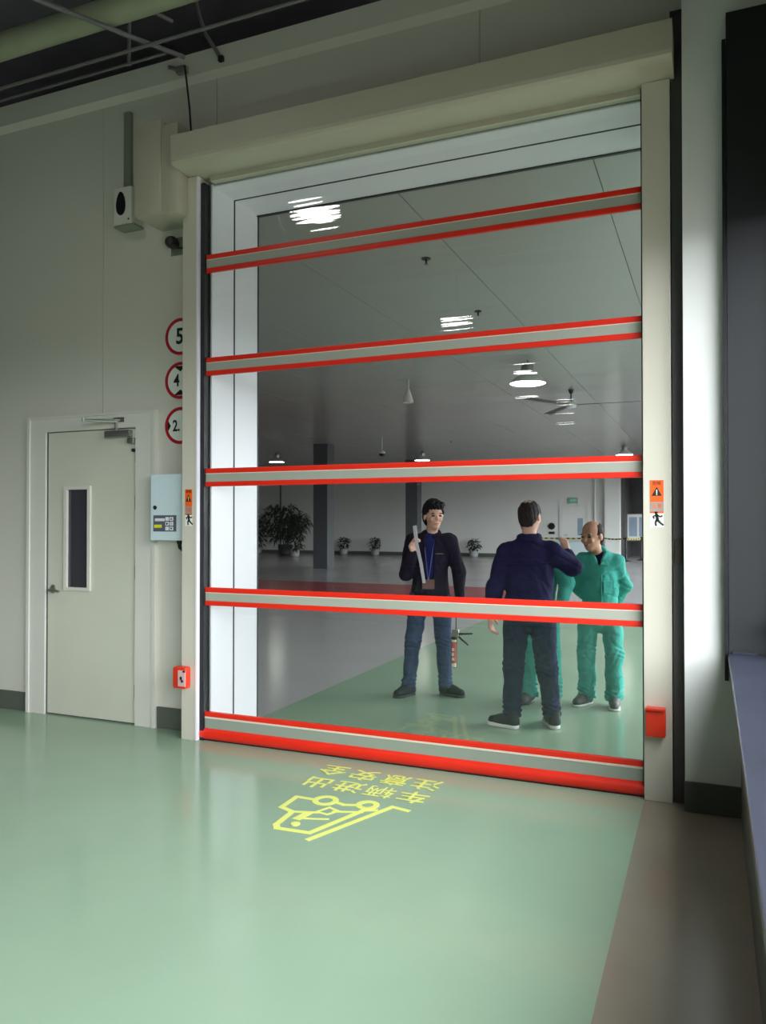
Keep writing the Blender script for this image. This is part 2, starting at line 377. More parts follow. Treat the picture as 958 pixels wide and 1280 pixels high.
# ================================================================== PERSONNEL DOOR
d1 = st(MB().box((-5.30, WY-.025, 0), (DX0+.05, WY+.03, 2.46)).box((DX1-.05, WY-.025, 0), (-4.0, WY+.03, 2.46)).box((DX0+.05, WY-.025, 2.345), (DX1-.05, WY+.03, 2.46))
        .box((-5.32, WY-.035, 0), (-5.29, WY, 2.475)).box((-4.01, WY-.035, 0), (-3.98, WY, 2.475)).box((-5.288, WY-.034, 2.455), (-4.012, WY+.001, 2.474)).obj('door_1', 'trim_cream'))
leaf = MB().box((-5.105, WY-.005, .012), (-4.915, WY+.035, 2.338)).box((-4.655, WY-.005, .012), (-4.178, WY+.035, 2.338)).box((-4.915, WY-.005, .012), (-4.655, WY+.035, 1.045)).box((-4.915, WY-.005, 1.88), (-4.655, WY+.035, 2.338)).obj('door_leaf', 'door_cream', d1)
MB().box((-5.128, WY-.008, 0), (-5.108, WY+.02, 2.345)).box((-4.175, WY-.002, 0), (-4.172, WY+.02, 2.345)).box((-5.1, WY+.0, 2.339), (-4.18, WY+.02, 2.344)).box((-5.1, WY+.02, .0), (-4.18, WY+.03, .012)).obj('door_gap', ['joint_dark'], d1)
MB().box((-4.925, WY-.02, 1.035), (-4.895, WY+.03, 1.89)).box((-4.675, WY-.02, 1.035), (-4.645, WY+.03, 1.89)).box((-4.895, WY-.02, 1.035), (-4.675, WY+.03, 1.062)).box((-4.895, WY-.02, 1.863), (-4.675, WY+.03, 1.89)).obj('window_frame', 'trim_cream', d1)
box('window_pane', (-4.895, WY+.004, 1.06), (-4.675, WY+.012, 1.865), 'door_glass_dark', d1)
MB().lathe((-5.045, WY-.005, 1.035), [(.030, 0), (.030, .012), (.014, .016), (.012, .05)], 18, axis='y').tube([(-5.045, WY-.052, 1.035), (-5.02, WY-.06, 1.035), (-4.93, WY-.058, 1.028)], [.011, .012, .009], 10).lathe((-5.045, WY-.005, 1.055), [(.022, 0), (.022, .008)], 16, axis='y').obj('door_handle', 'steel', d1, smooth=True)
for z in (2.12, 1.75, 1.20, .26):
    MB().tube([(-4.172, WY-.014, z-.065), (-4.172, WY-.014, z+.065)], .010, 8).box((-4.20, WY-.008, z-.055), (-4.15, WY-.003, z+.055)).obj('hinge', 'steel', d1, smooth=True)
cl = MB().box((-4.47, WY-.055, 2.27), (-4.22, WY-.005, 2.325), 0, .008).box((-4.25, WY-.045, 2.215), (-4.19, WY-.005, 2.262), 0, .006).obj('door_closer', 'steel', d1, smooth=True)
MB().tube([(-4.36, WY-.04, 2.325), (-4.36, WY-.04, 2.40)], .012, 8).tube([(-4.36, WY-.05, 2.395), (-4.55, WY-.19, 2.40), ], .011, 8).tube([(-4.55, WY-.19, 2.40), (-4.33, WY-.02, 2.41)], .009, 8).box((-4.40, WY-.03, 2.39), (-4.29, WY-.02, 2.43)).lathe((-4.55, WY-.19, 2.385), [(.016, 0), (.016, .03)], 10).obj('closer_arm', 'steel', cl, smooth=True)
MB().lathe((-4.205, WY-.006, 2.165), [(.014, 0), (.014, .02)], 10, axis='y').obj('door_stop', 'dark_steel', d1, smooth=True)

# ================================================================== HIGH-SPEED ROLL-UP DOOR
PY = 4.735; BY = 4.80
hsd = thing('roll_up_door', (-1.9, 4.80, 0), 'tall clear roll-up industrial door with red and grey bars and cream housing', 'door')
# guide posts: channel with front face, side faces and a dark guide slot
def post(x0, x1, slot, sgn):
    mb = MB().box((x0, PY, 0), (x1, WY-.001, 4.145), 0, .004)
    p = mb.obj('guide_post', 'beige_metal', hsd)
    a, b = (x1, slot) if sgn > 0 else (slot, x0)
    MB().box((a, PY+.03, 0), (b, WY-.102, 4.10)).obj('guide_slot', 'slot_black', p)
    return p
pL = post(-3.603, -3.467, -3.430, 1)
pR = post(-.360, -.206, -.368, -1)
box('edge_trim', (-3.478, PY-.004, .002), (-3.464, PY+.03, 4.14), 'reveal_white', pL)
# header housing: front box with rounded lower edge, runs across
prof = [(4.515, 4.370), (4.515, 4.185), (4.520, 4.165), (4.533, 4.150), (4.555, 4.1455), (4.80, 4.1455), (4.80, 4.16), (WY-.001, 4.16), (WY-.001, 4.51), (4.70, 4.51), (4.515, 4.375)]
prof = [(4.515, 4.356), (4.515, 4.19), (4.520, 4.168), (4.533, 4.152), (4.555, 4.1465), (4.83, 4.1465), (WY-.001, 4.1465), (WY-.001, 4.356)]
MB().prism([(-3.545, y, z) for y, z in prof], (3.362, 0, 0)).obj('header_housing', 'header_cream', hsd)
box('curtain_slot', (OX0+.03, BY-.02, 4.11), (-.37, BY+.04, 4.146), 'header_cream', hsd)
# motor housing on the left end
mc = MB().box((-3.945, 4.60, 3.86), (-3.70, WY-.001, 4.55), 0, .02).box((-3.73, 4.615, 3.85), (-3.56, WY-.001, 4.52), 0, .03).obj('motor_housing', 'header_cream', hsd, smooth=True)
# curtain
zt = [3.571, 2.809, 1.991, 1.117]; bh = .133
edges = [4.14]+sum([[z, z-bh] for z in zt], [])+[.205]
for k in range(0, len(edges), 2):
    box('clear_pane', (-3.455, BY-.001, edges[k+1]), (-.362, BY+.001, edges[k]), 'clear_vinyl', hsd)
for z in zt:
    b = box('curtain_bar', (-3.458, BY-.010, z-bh+.034), (-.361, BY+.010, z-.036), 'bar_grey', hsd, bev=.004)
    for a, c in ((z-.037, z), (z-bh, z-bh+.035)):
        lab(box('red_band', (-3.458, BY-.013, a), (-.361, BY+.013, c), 'red_vinyl', b, bev=.006), 'red vinyl band')
    box('pale_line', (-3.458, BY-.0115, z-.041), (-.361, BY-.009, z-.036), 'line_cream', b)
b = box('bottom_bar', (-3.460, BY-.014, .085), (-.361, BY+.014, .17), 'bottom_bar_grey', hsd, bev=.004)
lab(box('red_band', (-3.460, BY-.016, .172), (-.361, BY+.016, .206), 'red_vinyl', b, bev=.005), 'red vinyl band')
box('pale_line', (-3.460, BY-.017, .160), (-.361, BY-.010, .172), 'line_cream', b)
mb = MB(); n = 20
cs = [(BY+.042*math.cos(2*PI*k/n), .046+.044*math.sin(2*PI*k/n)) for k in range(n)]
mb.prism([(-3.460, y, z) for y, z in cs], (3.098, 0, 0)); lab(mb.obj('rubber_edge', 'red_vinyl', b, smooth=True, sharp=60), 'round red bottom seal')
MB().box((-3.46, BY-.02, .0), (-.362, BY+.02, .006)).obj('sealing_lip', 'black_rubber', b)
# photocell covers
def cover(x0, x1, post_, left):
    y1 = PY-.001; mb = MB()
    o = MB().box((x0, y1-.07, .383), (x1, y1, .543), 0, .018 if left else .006).obj('photocell_cover', 'red_plastic', post_, smooth=True)
    if left:
        box('cover_plate', (x1-.055, y1-.074, .40), (x1-.004, y1-.069, .525), 'pink_plate', o) if False else None
    return lab(o, 'red plastic photocell cover')
c1 = cover(-3.63, -3.515, pL, True)
MB().box((-3.575, 4.658, .405), (-3.512, 4.664, .520)).obj('cover_window', 'pink_plate', pL)
MB().box((-3.555, 4.654, .452), (-3.540, 4.659, .475)).box((-3.545, 4.654, .435), (-3.530, 4.659, .452)).box((-3.53, 4.654, .507), (-3.512, 4.659, .520)).obj('cover_mark', 'ink_black', pL)
c2 = cover(-.345, -.240, pR, False)
box('cover_lip', (-.345, 4.646, .536), (-.240, 4.665, .548), 'red_plastic', pR)
# stickers
def sticker(x0, x1, z1, pst):
    y = PY-.002; w_ = x1-x0
    s = box('warning_sticker', (x0, y, z1-.19), (x1, PY+.0005, z1), 'orange_sticker', pst); lab(s, 'orange warning sticker with black triangle')
    box('sticker_panel', (x0, y-.0008, z1-.18), (x1, y, z1-.125), 'sticker_grey', pst)
    xc = (x0+x1)/2
    MB().prism([(xc-w_*.38, y-.0015, z1-.09), (xc+w_*.38, y-.0015, z1-.09), (xc, y-.0015, z1-.038)], (0, .0012, 0)).obj('triangle_mark', 'ink_black', pst)
    MB().box((xc-.003, y-.0022, z1-.077), (xc+.003, y-.0014, z1-.055)).box((xc-.003, y-.0022, z1-.085), (xc+.003, y-.0014, z1-.080)).obj('exclamation_mark', 'sign_white', pst)
    text('lettering', '危险', 'ink_black', pst, (xc, y-.0012, z1-.019), (1, 0, 0), (0, 0, 1), .024)
    text('lettering', '注意', 'orange_sticker', pst, (xc, y-.0016, z1-.15), (1, 0, 0), (0, 0, 1), .03)
    # running figure
    zc = z1-.225; f = MB()
    def lim(p, q, r): f.box((0, 0, 0), (0, 0, 0)); f.v = f.v[:-8]; f.f = f.f[:-6]; f.m = f.m[:-6]; P = Vector((xc+p[0], y, zc+p[1])); Q = Vector((xc+q[0], y, zc+q[1])); d = (Q-P).normalized(); nn = Vector((-d.z, 0, d.x))*r; f.prism([P-nn, Q-nn, Q+nn, P+nn], (0, .0015, 0))
    f.prism([(xc-.004+.009*math.cos(k*PI/5), y, zc+.038+.009*math.sin(k*PI/5)) for k in range(10)], (0, .0015, 0))
    lim((-.002, .03), (.004, -.004), .008); lim((-.002, .024), (-.022, .016), .004); lim((-.022, .016), (-.014, .004), .004); lim((.002, .024), (.02, .014), .004); lim((.02, .014), (.03, .022), .004)
    lim((.002, -.002), (.018, -.02), .006); lim((.018, -.02), (.036, -.034), .005); lim((.0, -.002), (-.008, -.02), .006); lim((-.008, -.02), (-.004, -.038), .005)
    MB().box((x0, PY-.0008, z1-.27), (x1, PY+.0005, z1-.19)).obj('sticker_base', 'sign_white', pst)
    f.obj('running_figure', 'ink_black', pst)
sticker(-3.572, -3.510, 1.838, pL)
sticker(-.322, -.248, 1.838, pR)

# ================================================================== wall fittings left of the door
b = thing('control_box', (-3.80, 4.80, 1.456), 'pale control box with keypad display mounted beside the left door post', 'control box')
bd = MB().box((-3.932, 4.785, 1.458), (-3.635, WY-.001, 1.958), 0, .006).obj('body', 'box_white', b)
MB().lathe((-3.888, 4.786, 1.706), [(.016, 0), (.016, .006), (.010, .010)], 16, axis='y').obj('lock', 'black_plastic', b, smooth=True)
MB().box((-3.902, 4.781, 1.525), (-3.690, 4.786, 1.648), 0, .002).obj('display_panel', 'display_grey', b)
box('screen', (-3.885, 4.779, 1.603), (-3.795, 4.7815, 1.625), 'button_white', b)
text('label_plate', '▬▬', 'yellow_label', b, (-3.855, 4.7795, 1.565), (1, 0, 0), (0, 0, 1), .02) if False else box('label_plate', (-3.892, 4.779, 1.553), (-3.822, 4.7815, 1.577), 'yellow_label', b, bev=.001)
for r in range(3):
    for c in range(2):
        x = -3.772+c*.040; z = 1.62-r*.036
        k = box('button', (x-.016, 4.778, z-.014), (x+.016, 4.782, z+.014), 'button_white', b, bev=.002)
        if c == 1 and r != 1:
            s = 1 if r == 0 else -1
            MB().prism([(x-.010, 4.7772, z-s*.006), (x+.010, 4.7772, z-s*.006), (x, 4.7772, z+s*.009)], (0, .001, 0)).obj('arrow_mark', 'ink_black', k)
        elif c == 0 and r == 1: MB().lathe((x, 4.779, z), [(.008, 0), (.008, .002)], 12, axis='y').obj('dot_mark', 'ink_black', k)
        elif c == 1: MB().prism([(x+.009*math.cos(PI/8+q*PI/4), 4.7772, z+.009*math.sin(PI/8+q*PI/4)) for q in range(8)], (0, .001, 0)).obj('stop_mark', 'pink_plate', k)
MB().lathe((-3.72, 4.86, 1.43), [(.016, 0), (.020, .01), (.020, .028)], 14).tube([(-3.72, 4.86, 1.43), (-3.72, 4.865, 1.405), (-3.70, 4.875, 1.385), (-3.63, 4.88, 1.375)], .014, 10).obj('cable_gland', 'black_plastic', b, smooth=True)

e = thing('traffic_sign', (-3.765, WY, 2.885), 'round red-ringed white sign showing 5, topmost of the three beside the post', 'sign', 'round limit signs beside the door post')
def sign_disc(t, zc):
    MB().lathe((-3.765, WY-.001, zc), [(.143, 0), (.143, .004)], 48, axis='y').obj('disc', 'sign_white', t, smooth=True)
    n = 48; mb = MB(); vs = []
    for k in range(n):
        a = 2*PI*k/n
        for r in (.143, .118):
            for y in (WY-.0075, WY-.005): vs.append((-3.765+r*math.cos(a), y, zc+r*math.sin(a)))
    fs = []
    for k in range(n):
        a, c = k*4, ((k+1) % n)*4
        fs += [(a, c, c+2, a+2), (a+1, a+3, c+3, c+1), (a, a+1, c+1, c), (a+2, c+2, c+3, a+3)]
    mb.add(vs, fs); mb.obj('red_ring', 'sign_red', t)
sign_disc(e, 3.028)
text('lettering', '5', 'ink_black', e, (-3.772, WY-.006, 3.026), (1, 0, 0), (0, 0, 1), .17, squash=.9, bold=.004)
e = thing('traffic_sign', (-3.765, WY, 2.545), 'round red-ringed white height sign showing 4, middle of the three beside the post', 'sign', 'round limit signs beside the door post')
sign_disc(e, 2.688)
text('lettering', '4', 'ink_black', e, (-3.800, WY-.006, 2.686), (1, 0, 0), (0, 0, 1), .13, squash=.8, bold=.003)
for s in (1, -1): MB().prism([(-3.825, WY-.0065, 2.688+s*.112), (-3.705, WY-.0065, 2.688+s*.112), (-3.765, WY-.0065, 2.688+s*.070)], (0, .001, 0)).obj('arrow_mark', 'ink_black', e)
e = thing('traffic_sign', (-3.765, WY, 2.198), 'round red-ringed white width sign showing 2, lowest of the three beside the post', 'sign', 'round limit signs beside the door post')
sign_disc(e, 2.340)
text('lettering', '2.', 'ink_black', e, (-3.802, WY-.006, 2.336), (1, 0, 0), (0, 0, 1), .12, squash=.8, bold=.003)
for s in (1, -1): MB().prism([(-3.765+s*.117, WY-.0065, 2.385), (-3.765+s*.117, WY-.0065, 2.295), (-3.765+s*.088, WY-.0065, 2.34)], (0, .001, 0)).obj('arrow_mark', 'ink_black', e)

e = thing('alarm_speaker', (-4.22, 4.86, 3.90), 'white wall alarm unit with black oval lens left of the motor housing', 'alarm')
MB().box((-4.315, 4.80, 3.915), (-4.14, WY-.001, 4.215), 0, .012).obj('housing', 'white_plastic', e, smooth=True)
mb = MB(); pl = []
for k in range(24):
    a = 2*PI*k/24; pl.append((-4.240+.044*math.cos(a)*(1-.18*math.sin(a)), 4.792, 4.085+.092*math.sin(a)))
mb.prism(pl, (0, .009, 0)); mb.obj('lens', 'black_plastic', e, smooth=True)
box('mounting_flange', (-4.295, 4.785, 3.895), (-4.10, 4.90, 3.912), 'trunking_grey', e)
MB().lathe((-4.165, 4.80, 3.955), [(.007, 0), (.007, .006)], 10, axis='y').obj('status_light', 'black_plastic', e)
tag(box('cable_trunking', (-4.305, WY-.03, 4.235), (-4.235, WY-.001, 4.86), 'trunking_grey', bev=.004), 'grey vertical cable trunking on the wall above the alarm unit', 'trunking')
e = thing('motion_sensor', (-3.81, 4.86, 3.68), 'small dark round sensor on the wall beneath the motor housing', 'sensor')
MB().lathe((-3.81, WY-.001, 3.745), [(.03, 0), (.03, .02), (.046, .035), (.048, .065), (.036, .095), (.016, .108), (.0001, .11)], 20, axis='y').obj('body', 'pot_dark', e, smooth=True)
MB().tube([(-3.785, 4.85, 3.72), (-3.755, 4.86, 3.69), (-3.72, 4.90, 3.70)], .008, 8).obj('bracket', 'pot_dark', e, smooth=True)
MB().box((-3.86, WY-.004, 3.66), (-3.70, WY-.0005, 3.80), 0, .001).obj('back_plate', 'trunking_grey', e)
tag(box('conduit_box', (-.188, 4.735, 1.36), (-.150, 4.7565, 1.50), 'bark', bev=.004), 'small brown switch box in the dark gap right of the door post', 'switch box')

# ================================================================== pipes under the dark roof
def pipe(name, pts, r, m, label, cat='pipe', n=12, group=None): return tag(MB().tube(pts, r, n).obj(name, m, smooth=True), label, cat, group)
pipe('insulated_pipe', [(-9.2, 4.0, 4.955), (-1.0, 4.0, 4.955)], .085, 'pipe_pale', 'thick pale insulated pipe running across under the dark roof', n=20)
pipe('insulated_pipe', [(-9.2, 3.35, 5.02), (-3.0, 3.35, 5.02)], .10, 'strip_grey', 'thick dark pipe in the top left corner behind the pale pipe', n=20)
pipe('sprinkler_pipe', [(-9.2, 4.15, 4.775), (-1.6, 4.15, 4.775)], .012, 'pipe_grey', 'thin grey pipe stretched below the pale insulated pipe')
pipe('sprinkler_pipe', [(-9.2, 4.4, 4.868), (-3.5, 4.4, 4.872)], .010, 'pipe_grey', 'thin dark pipe just above the wall top ending at the elbow')
pipe('hanger_rod', [(-3.82, 4.4, 4.86), (-3.82, 4.4, 6.0)], .013, 'pipe_grey', 'vertical hanger rod dropping from the dark roof to the thin pipe', 'rod')
pipe('branch_pipe', [(-3.42, 4.5, 4.885), (-3.56, 4.1, 4.835), (-3.62, 4.0, 4.84), (-4.0, 2.9, 4.72), (-4.5, 1.5, 4.6)], .017, 'pipe_grey', 'slanting grey pipe crossing above the others towards the wall top')
pipe('branch_pipe', [(-3.60, 4.6, 5.24), (-3.9, 3.9, 5.26), (-4.5, 2.3, 5.3)], .015, 'pipe_grey', 'short upper grey pipe beside the slanting pipe under the roof')
pipe('flexible_hose', [(-3.36, 4.86, 5.06), (-3.40, 4.86, 5.13), (-3.50, 4.87, 5.28), (-3.57, 4.88, 5.45), (-3.62, 4.89, 5.65), (-3.64, 4.9, 6.0)], .014, 'pipe_grey', 'curved grey hose ending in a black cap on the wall top', 'hose')
e = tag(MB().tube([(-3.70, 4.85, 5.07), (-3.66, 4.83, 5.05), (-3.62, 4.80, 4.9), (-3.58, 4.78, 4.7), (-3.55, 4.76, 4.50), (-3.545, 4.75, 4.36)], .007, 8).obj('black_cable', 'black_rubber', smooth=True), 'thin black cable hanging from the wall top to the door housing', 'cable')
tag(MB().box((-3.75, 4.83, 5.02), (-3.66, 4.88, 5.07), 0, .006).tube([(-3.83, 4.86, 5.1), (-3.70, 4.86, 5.04)], .015, 8).obj('pipe_bracket', 'steel', smooth=True), 'small steel bracket on the wall top where the black cable starts', 'bracket')
tag(MB().box((-3.375, 4.845, 5.035), (-3.335, 4.875, 5.075), 0, .004).obj('hose_cap', 'black_rubber'), 'small black cap on the wall top at the end of the curved hose', 'cap')

# ================================================================== sign projected on the floor (its light drawn as yellow colour)
fm = thing('projected_sign', (-2.2, 4.2, 0.001), 'yellow forklift symbol and Chinese warning text in projected light, drawn as colour upside down on the green floor', 'projected sign')
def ribbon(mb, pts, w0, closed=False):
    P = [Vector((x, y, .0006)) for x, y in pts]; n = len(P)
    for i in range(n if closed else n-1):
        mb.lift = getattr(mb, 'lift', 0)+1
        a, b = P[i], P[(i+1) % n]; d = (b-a).normalized(); w_ = w0*1.12; nn = Vector((-d.y, d.x, 0))*w_/2; e_ = d*w_*.35
        mb.prism([a-e_-nn, b+e_-nn, b+e_+nn, a-e_+nn], (0, 0, .0003+.00004*mb.lift))
fs_ = MB()
for pts, w_, c in (([(-2.123, 4.003), (-2.228, 4.006), (-2.226, 3.828), (-2.136, 3.791)], .030, 0),
        ([(-2.136, 3.791), (-2.125, 3.60), (-2.095, 3.557), (-1.909, 3.567), (-1.78, 3.961), (-1.719, 3.987)], .032, 0),
        ([(-2.141, 3.789), (-2.032, 3.822), (-2.004, 3.832)], .026, 0), ([(-1.926, 3.879), (-1.86, 3.902), (-1.780, 3.930)], .024, 0),
        ([(-1.972, 4.010), (-1.917, 3.993), (-1.845, 4.019)], .028, 0),
        ([(-1.874, 3.490), (-1.677, 4.005), (-1.653, 4.069), (-1.551, 4.046)], .030, 0),
        ([(-1.975, 3.925), (-2.010, 3.840), (-1.940, 3.826), (-1.905, 3.895), (-1.975, 3.925)], .018, 0),
        ([(-2.045, 3.80), (-2.060, 3.715)], .045, 0),
        ([(-2.055, 3.722), (-1.985, 3.740), (-1.905, 3.768)], .018, 0)):
    ribbon(fs_, pts, w_, c)
for cx, cy, r in ((-2.045, 4.014, .058), (-1.793, 4.040, .050)):
    ribbon(fs_, [(cx+r*math.cos(2*PI*k/24), cy+r*1.05*math.sin(2*PI*k/24)) for k in range(24)], .030, True)
fs_.prism([(-2.033+.025*math.cos(2*PI*k/16), 3.641+.027*math.sin(2*PI*k/16), .0006) for k in range(16)], (0, 0, .004))
fs_.obj('forklift_symbol', 'projected_yellow', fm)
for ch_, x, y in zip('全安意注出进辆车', (-2.24, -2.02, -1.805, -1.60, -2.23, -2.02, -1.812, -1.60), (4.53, 4.515, 4.505, 4.50, 4.285, 4.285, 4.278, 4.27)):
    text('character', ch_, 'projected_yellow', fm, (x, y, .0022), (-1, 0, 0), (0, -1, 0), .195, bold=.0006 if ch_ == '辆' else .0026)
# ================================================================== lamps
def highbay(x, y, z, ztop, label, group):
    t = thing('highbay_lamp', (x, y, z), label, 'lamp', group)
    MB().lathe((x, y, z), [(.29, 0), (.285, .02), (.22, .09), (.13, .15), (.10, .17)], 32, caps=False).obj('reflector', 'lamp_shade', t, smooth=True)
    MB().lathe((x, y, z-.004), [(.265, 0), (.283, .012), (.27, .024)], 32).obj('diffuser', 'white_lens', t, smooth=True)
    MB().lathe((x, y, z+.165), [(.10, 0), (.11, .03), (.11, .12), (.07, .16), (.02, .17)], 20).obj('driver_housing', 'steel', t, smooth=True)
    MB().tube([(x, y, z+.33), (x, y, ztop)], .010, 8).obj('hanging_rod', 'dark_steel', t, smooth=True)
    return t
g1 = 'highbay lamps in the far hall'
src = highbay(-2.766, 12.73, 3.62, CZ, 'nearest bright highbay lamp hanging above the two men on the right', g1)
for x, y, l in ((-15.27, 25.85, 'distant highbay lamp above the big green plant at the left'), (-9.88, 27.27, 'distant highbay lamp above the man in the black jacket'), (-2.70, 27.67, 'distant highbay lamp beside the right door post')):
    o = copy_tree(src, (x, y, 3.87)); o['label'] = l
src.location.z = 3.87
g2 = 'highbay lamps of the front hall behind the viewer'
f0 = highbay(-4.02, 1.97, 5.0, 6.0, 'front hall highbay lamp over the green floor, nearest to the roll-up door', g2)
for y, l in ((-3.36, 'front hall highbay lamp over the green floor, second from the roll-up door'), (-8.8, 'front hall highbay lamp over the green floor, third from the roll-up door'), (-14.3, 'front hall highbay lamp over the green floor, farthest from the roll-up door')):
    o = copy_tree(f0, (-4.05, y, 5.0)); o['label'] = l
# ceiling fan
e = thing('ceiling_fan', (-2.58, 15.9, 3.93), 'three-bladed ceiling fan hanging in the far hall above the men', 'fan')
MB().lathe((-2.58, 15.9, 3.88), [(.03, 0), (.09, .01), (.11, .05), (.10, .11), (.04, .14)], 20).obj('motor', 'lamp_shade', e, smooth=True)
MB().tube([(-2.58, 15.9, 4.0), (-2.58, 15.9, CZ)], .015, 8).lathe((-2.58, 15.9, 4.17), [(.03, 0), (.06, .079)], 14).obj('down_rod', 'black_plastic', e, smooth=True)
for a in (2, 122, 242):
    c, s = math.cos(math.radians(a)), math.sin(math.radians(a)); mb = MB()
    q = lambda r, t, z: (-2.58+r*c-t*s, 15.9+r*s+t*c, 3.935+z)
    vs = [q(.08, -.03, 0), q(.3, -.07, 0), q(1.33, -.075, -.004), q(1.35, .05, .014), q(.3, .07, .014), q(.08, .03, .005)]
    mb.prism(vs, (0, 0, .008)); mb.obj('blade', 'dark_steel', e)
# pendants and sprinklers on the hall ceiling
e = thing('pendant_camera', (-5.20, 13.58, 3.82), 'small pale cone-shaped pendant fitting under the far hall ceiling', 'pendant')
MB().lathe((-5.20, 13.58, 3.82), [(.10, 0), (.095, .04), (.055, .17), (.03, .24)], 18).obj('shade', 'white_plastic', e, smooth=True)
MB().tube([(-5.20, 13.58, 4.05), (-5.20, 13.58, CZ)], .02, 8).obj('stem', 'lamp_shade', e, smooth=True)
e = thing('dome_camera', (-9.45, 22.4, 3.62), 'black dome camera on a thin stem under the far hall ceiling', 'camera')
MB().lathe((-9.45, 22.4, 3.62), [(.0001, 0), (.07, .02), (.10, .07), (.10, .10)], 18).obj('dome', 'black_plastic', e, smooth=True)
MB().lathe((-9.45, 22.4, 3.72), [(.105, 0), (.105, .06), (.03, .10)], 18).tube([(-9.45, 22.4, 3.80), (-9.45, 22.4, CZ)], .02, 8).obj('mount', 'lamp_shade', e, smooth=True)
def sprinkler(x, y, l):
    e = thing('ceiling_sprinkler', (x, y, CZ-.07), l, 'sprinkler', 'sprinkler heads on the hall ceiling')
    MB().lathe((x, y, CZ-.012), [(.045, 0), (.045, .012)], 14).obj('collar', 'dark_steel', e); MB().lathe((x, y, CZ-.06), [(.025, 0), (.01, .005), (.01, .05)], 10).obj('nozzle', 'dark_steel', e)
sprinkler(-2.63, 7.38, 'tiny dark sprinkler head on the ceiling nearest the door, upper middle'); sprinkler(-2.69, 9.49, 'tiny sprinkler head on the ceiling just above the second red bar'); sprinkler(-7.90, 24.6, 'tiny sprinkler head on the ceiling above the third red bar')

# ================================================================== plants
def foliage(mb, c, R, H, n, L, droop=.4, wd=.06, rnd=None):
    rnd = rnd or random.Random(3)
    for i in range(n):
        a = rnd.uniform(0, 2*PI); rr = R*math.sqrt(rnd.random()); h = rnd.uniform(0, H); k = math.sqrt(max(0.05, 1-(2*h/H-1)**2*.8))
        p = Vector(c)+Vector((rr*k*math.cos(a), rr*k*math.sin(a), h))
        a2 = a+rnd.uniform(-1, 1); el = rnd.uniform(-.5, .9); d = Vector((math.cos(a2)*math.cos(el), math.sin(a2)*math.cos(el), math.sin(el)))
        s = d.cross(Vector((0, 0, 1))).normalized()*wd*rnd.uniform(.7, 1.3); l = L*rnd.uniform(.7, 1.3); m_ = p+d*l*.5; e_ = p+d*l-Vector((0, 0, droop*l))
        mb.add([p, m_-s, m_+s+Vector((0, 0, .01)), e_], [(0, 1, 2), (1, 3, 2)])
def fol_obj(mb, name, parent):
    o = mb.obj(name, 'foliage', parent); o['kind'] = 'stuff'; return o
def plant(x, y, label, seed):
    t = thing('potted_plant', (x, y, 0), label, 'plant', 'small potted plants along the far wall')
    MB().lathe((x, y, 0), [(.13, 0), (.19, .05), (.21, .28), (.22, .30), (.19, .30), (.18, .26)], 20).obj('pot', 'pot_white', t, smooth=True)
    MB().lathe((x, y, .25), [(.18, 0), (.18, .015)], 16).obj('soil', 'soil', t)
    mb = MB().tube([(x, y, .26), (x+.02, y, .5)], .02, 6); foliage(mb, (x, y, .30), .27, .50, 170, .16, .3, .05, random.Random(seed)); fol_obj(mb, 'foliage', t)
plant(-16.35, 34.0, 'small potted plant by the far wall just right of the first grey column', 1)
plant(-14.70, 34.0, 'small potted plant by the far wall midway between the two grey columns', 2)
plant(-9.85, 34.0, 'small potted plant by the far wall between the black-jacket man and the navy-jacket man', 3)
t = thing('potted_tree', (-18.9, 31.6, 0), 'large bushy dark green tree in a pot at the left of the far hall', 'tree', None)
X, Y_ = -18.55, 32.2; t.location = (X, Y_, 0); WL[t.name] = Vector((X, Y_, 0))
MB().lathe((X, Y_, 0), [(.22, 0), (.30, .08), (.34, .48), (.36, .52), (.30, .52), (.29, .46)], 20).obj('pot', 'pot_dark', t, smooth=True)
MB().lathe((X, Y_, .44), [(.29, 0), (.29, .02)], 16).obj('soil', 'soil', t)
rt_ = random.Random(5)
for k in range(6):
    a = k*1.05; MB().tube([(X+.06*math.cos(a), Y_+.06*math.sin(a), .45), (X+.25*math.cos(a), Y_+.25*math.sin(a), 1.2), (X+.6*math.cos(a), Y_+.6*math.sin(a), 1.9)], [.03, .02, .01], 6).obj('stem', 'bark', t, smooth=True)
mb = MB(); foliage(mb, (X-.15, Y_, .75), .95, 1.55, 700, .42, .45, .05, rt_); foliage(mb, (X+.65, Y_, 1.15), .5, .75, 200, .42, .5, .05, rt_); fol_obj(mb, 'foliage', t)
t = thing('potted_shrub', (-21.1, 33.7, 0), 'dark shrub in a pot left of the large tree beside the bright door reveal', 'shrub')
MB().lathe((-21.1, 33.7, 0), [(.2, 0), (.28, .08), (.30, .40), (.26, .40)], 20).obj('pot', 'pot_white', t, smooth=True)
mb = MB(); foliage(mb, (-21.1, 33.7, .4), .45, 1.35, 380, .36, .4, .05, rt_); fol_obj(mb, 'foliage', t)
t = thing('potted_shrub', (-17.35, 31.0, 0), 'narrow dark shrub in a pot right of the large tree', 'shrub')
MB().lathe((-17.35, 31.0, 0), [(.15, 0), (.2, .06), (.22, .35), (.19, .35)], 20).obj('pot', 'pot_white', t, smooth=True)
mb = MB(); foliage(mb, (-17.35, 31.0, .33), .34, .95, 260, .28, .4, .045, rt_); fol_obj(mb, 'foliage', t)

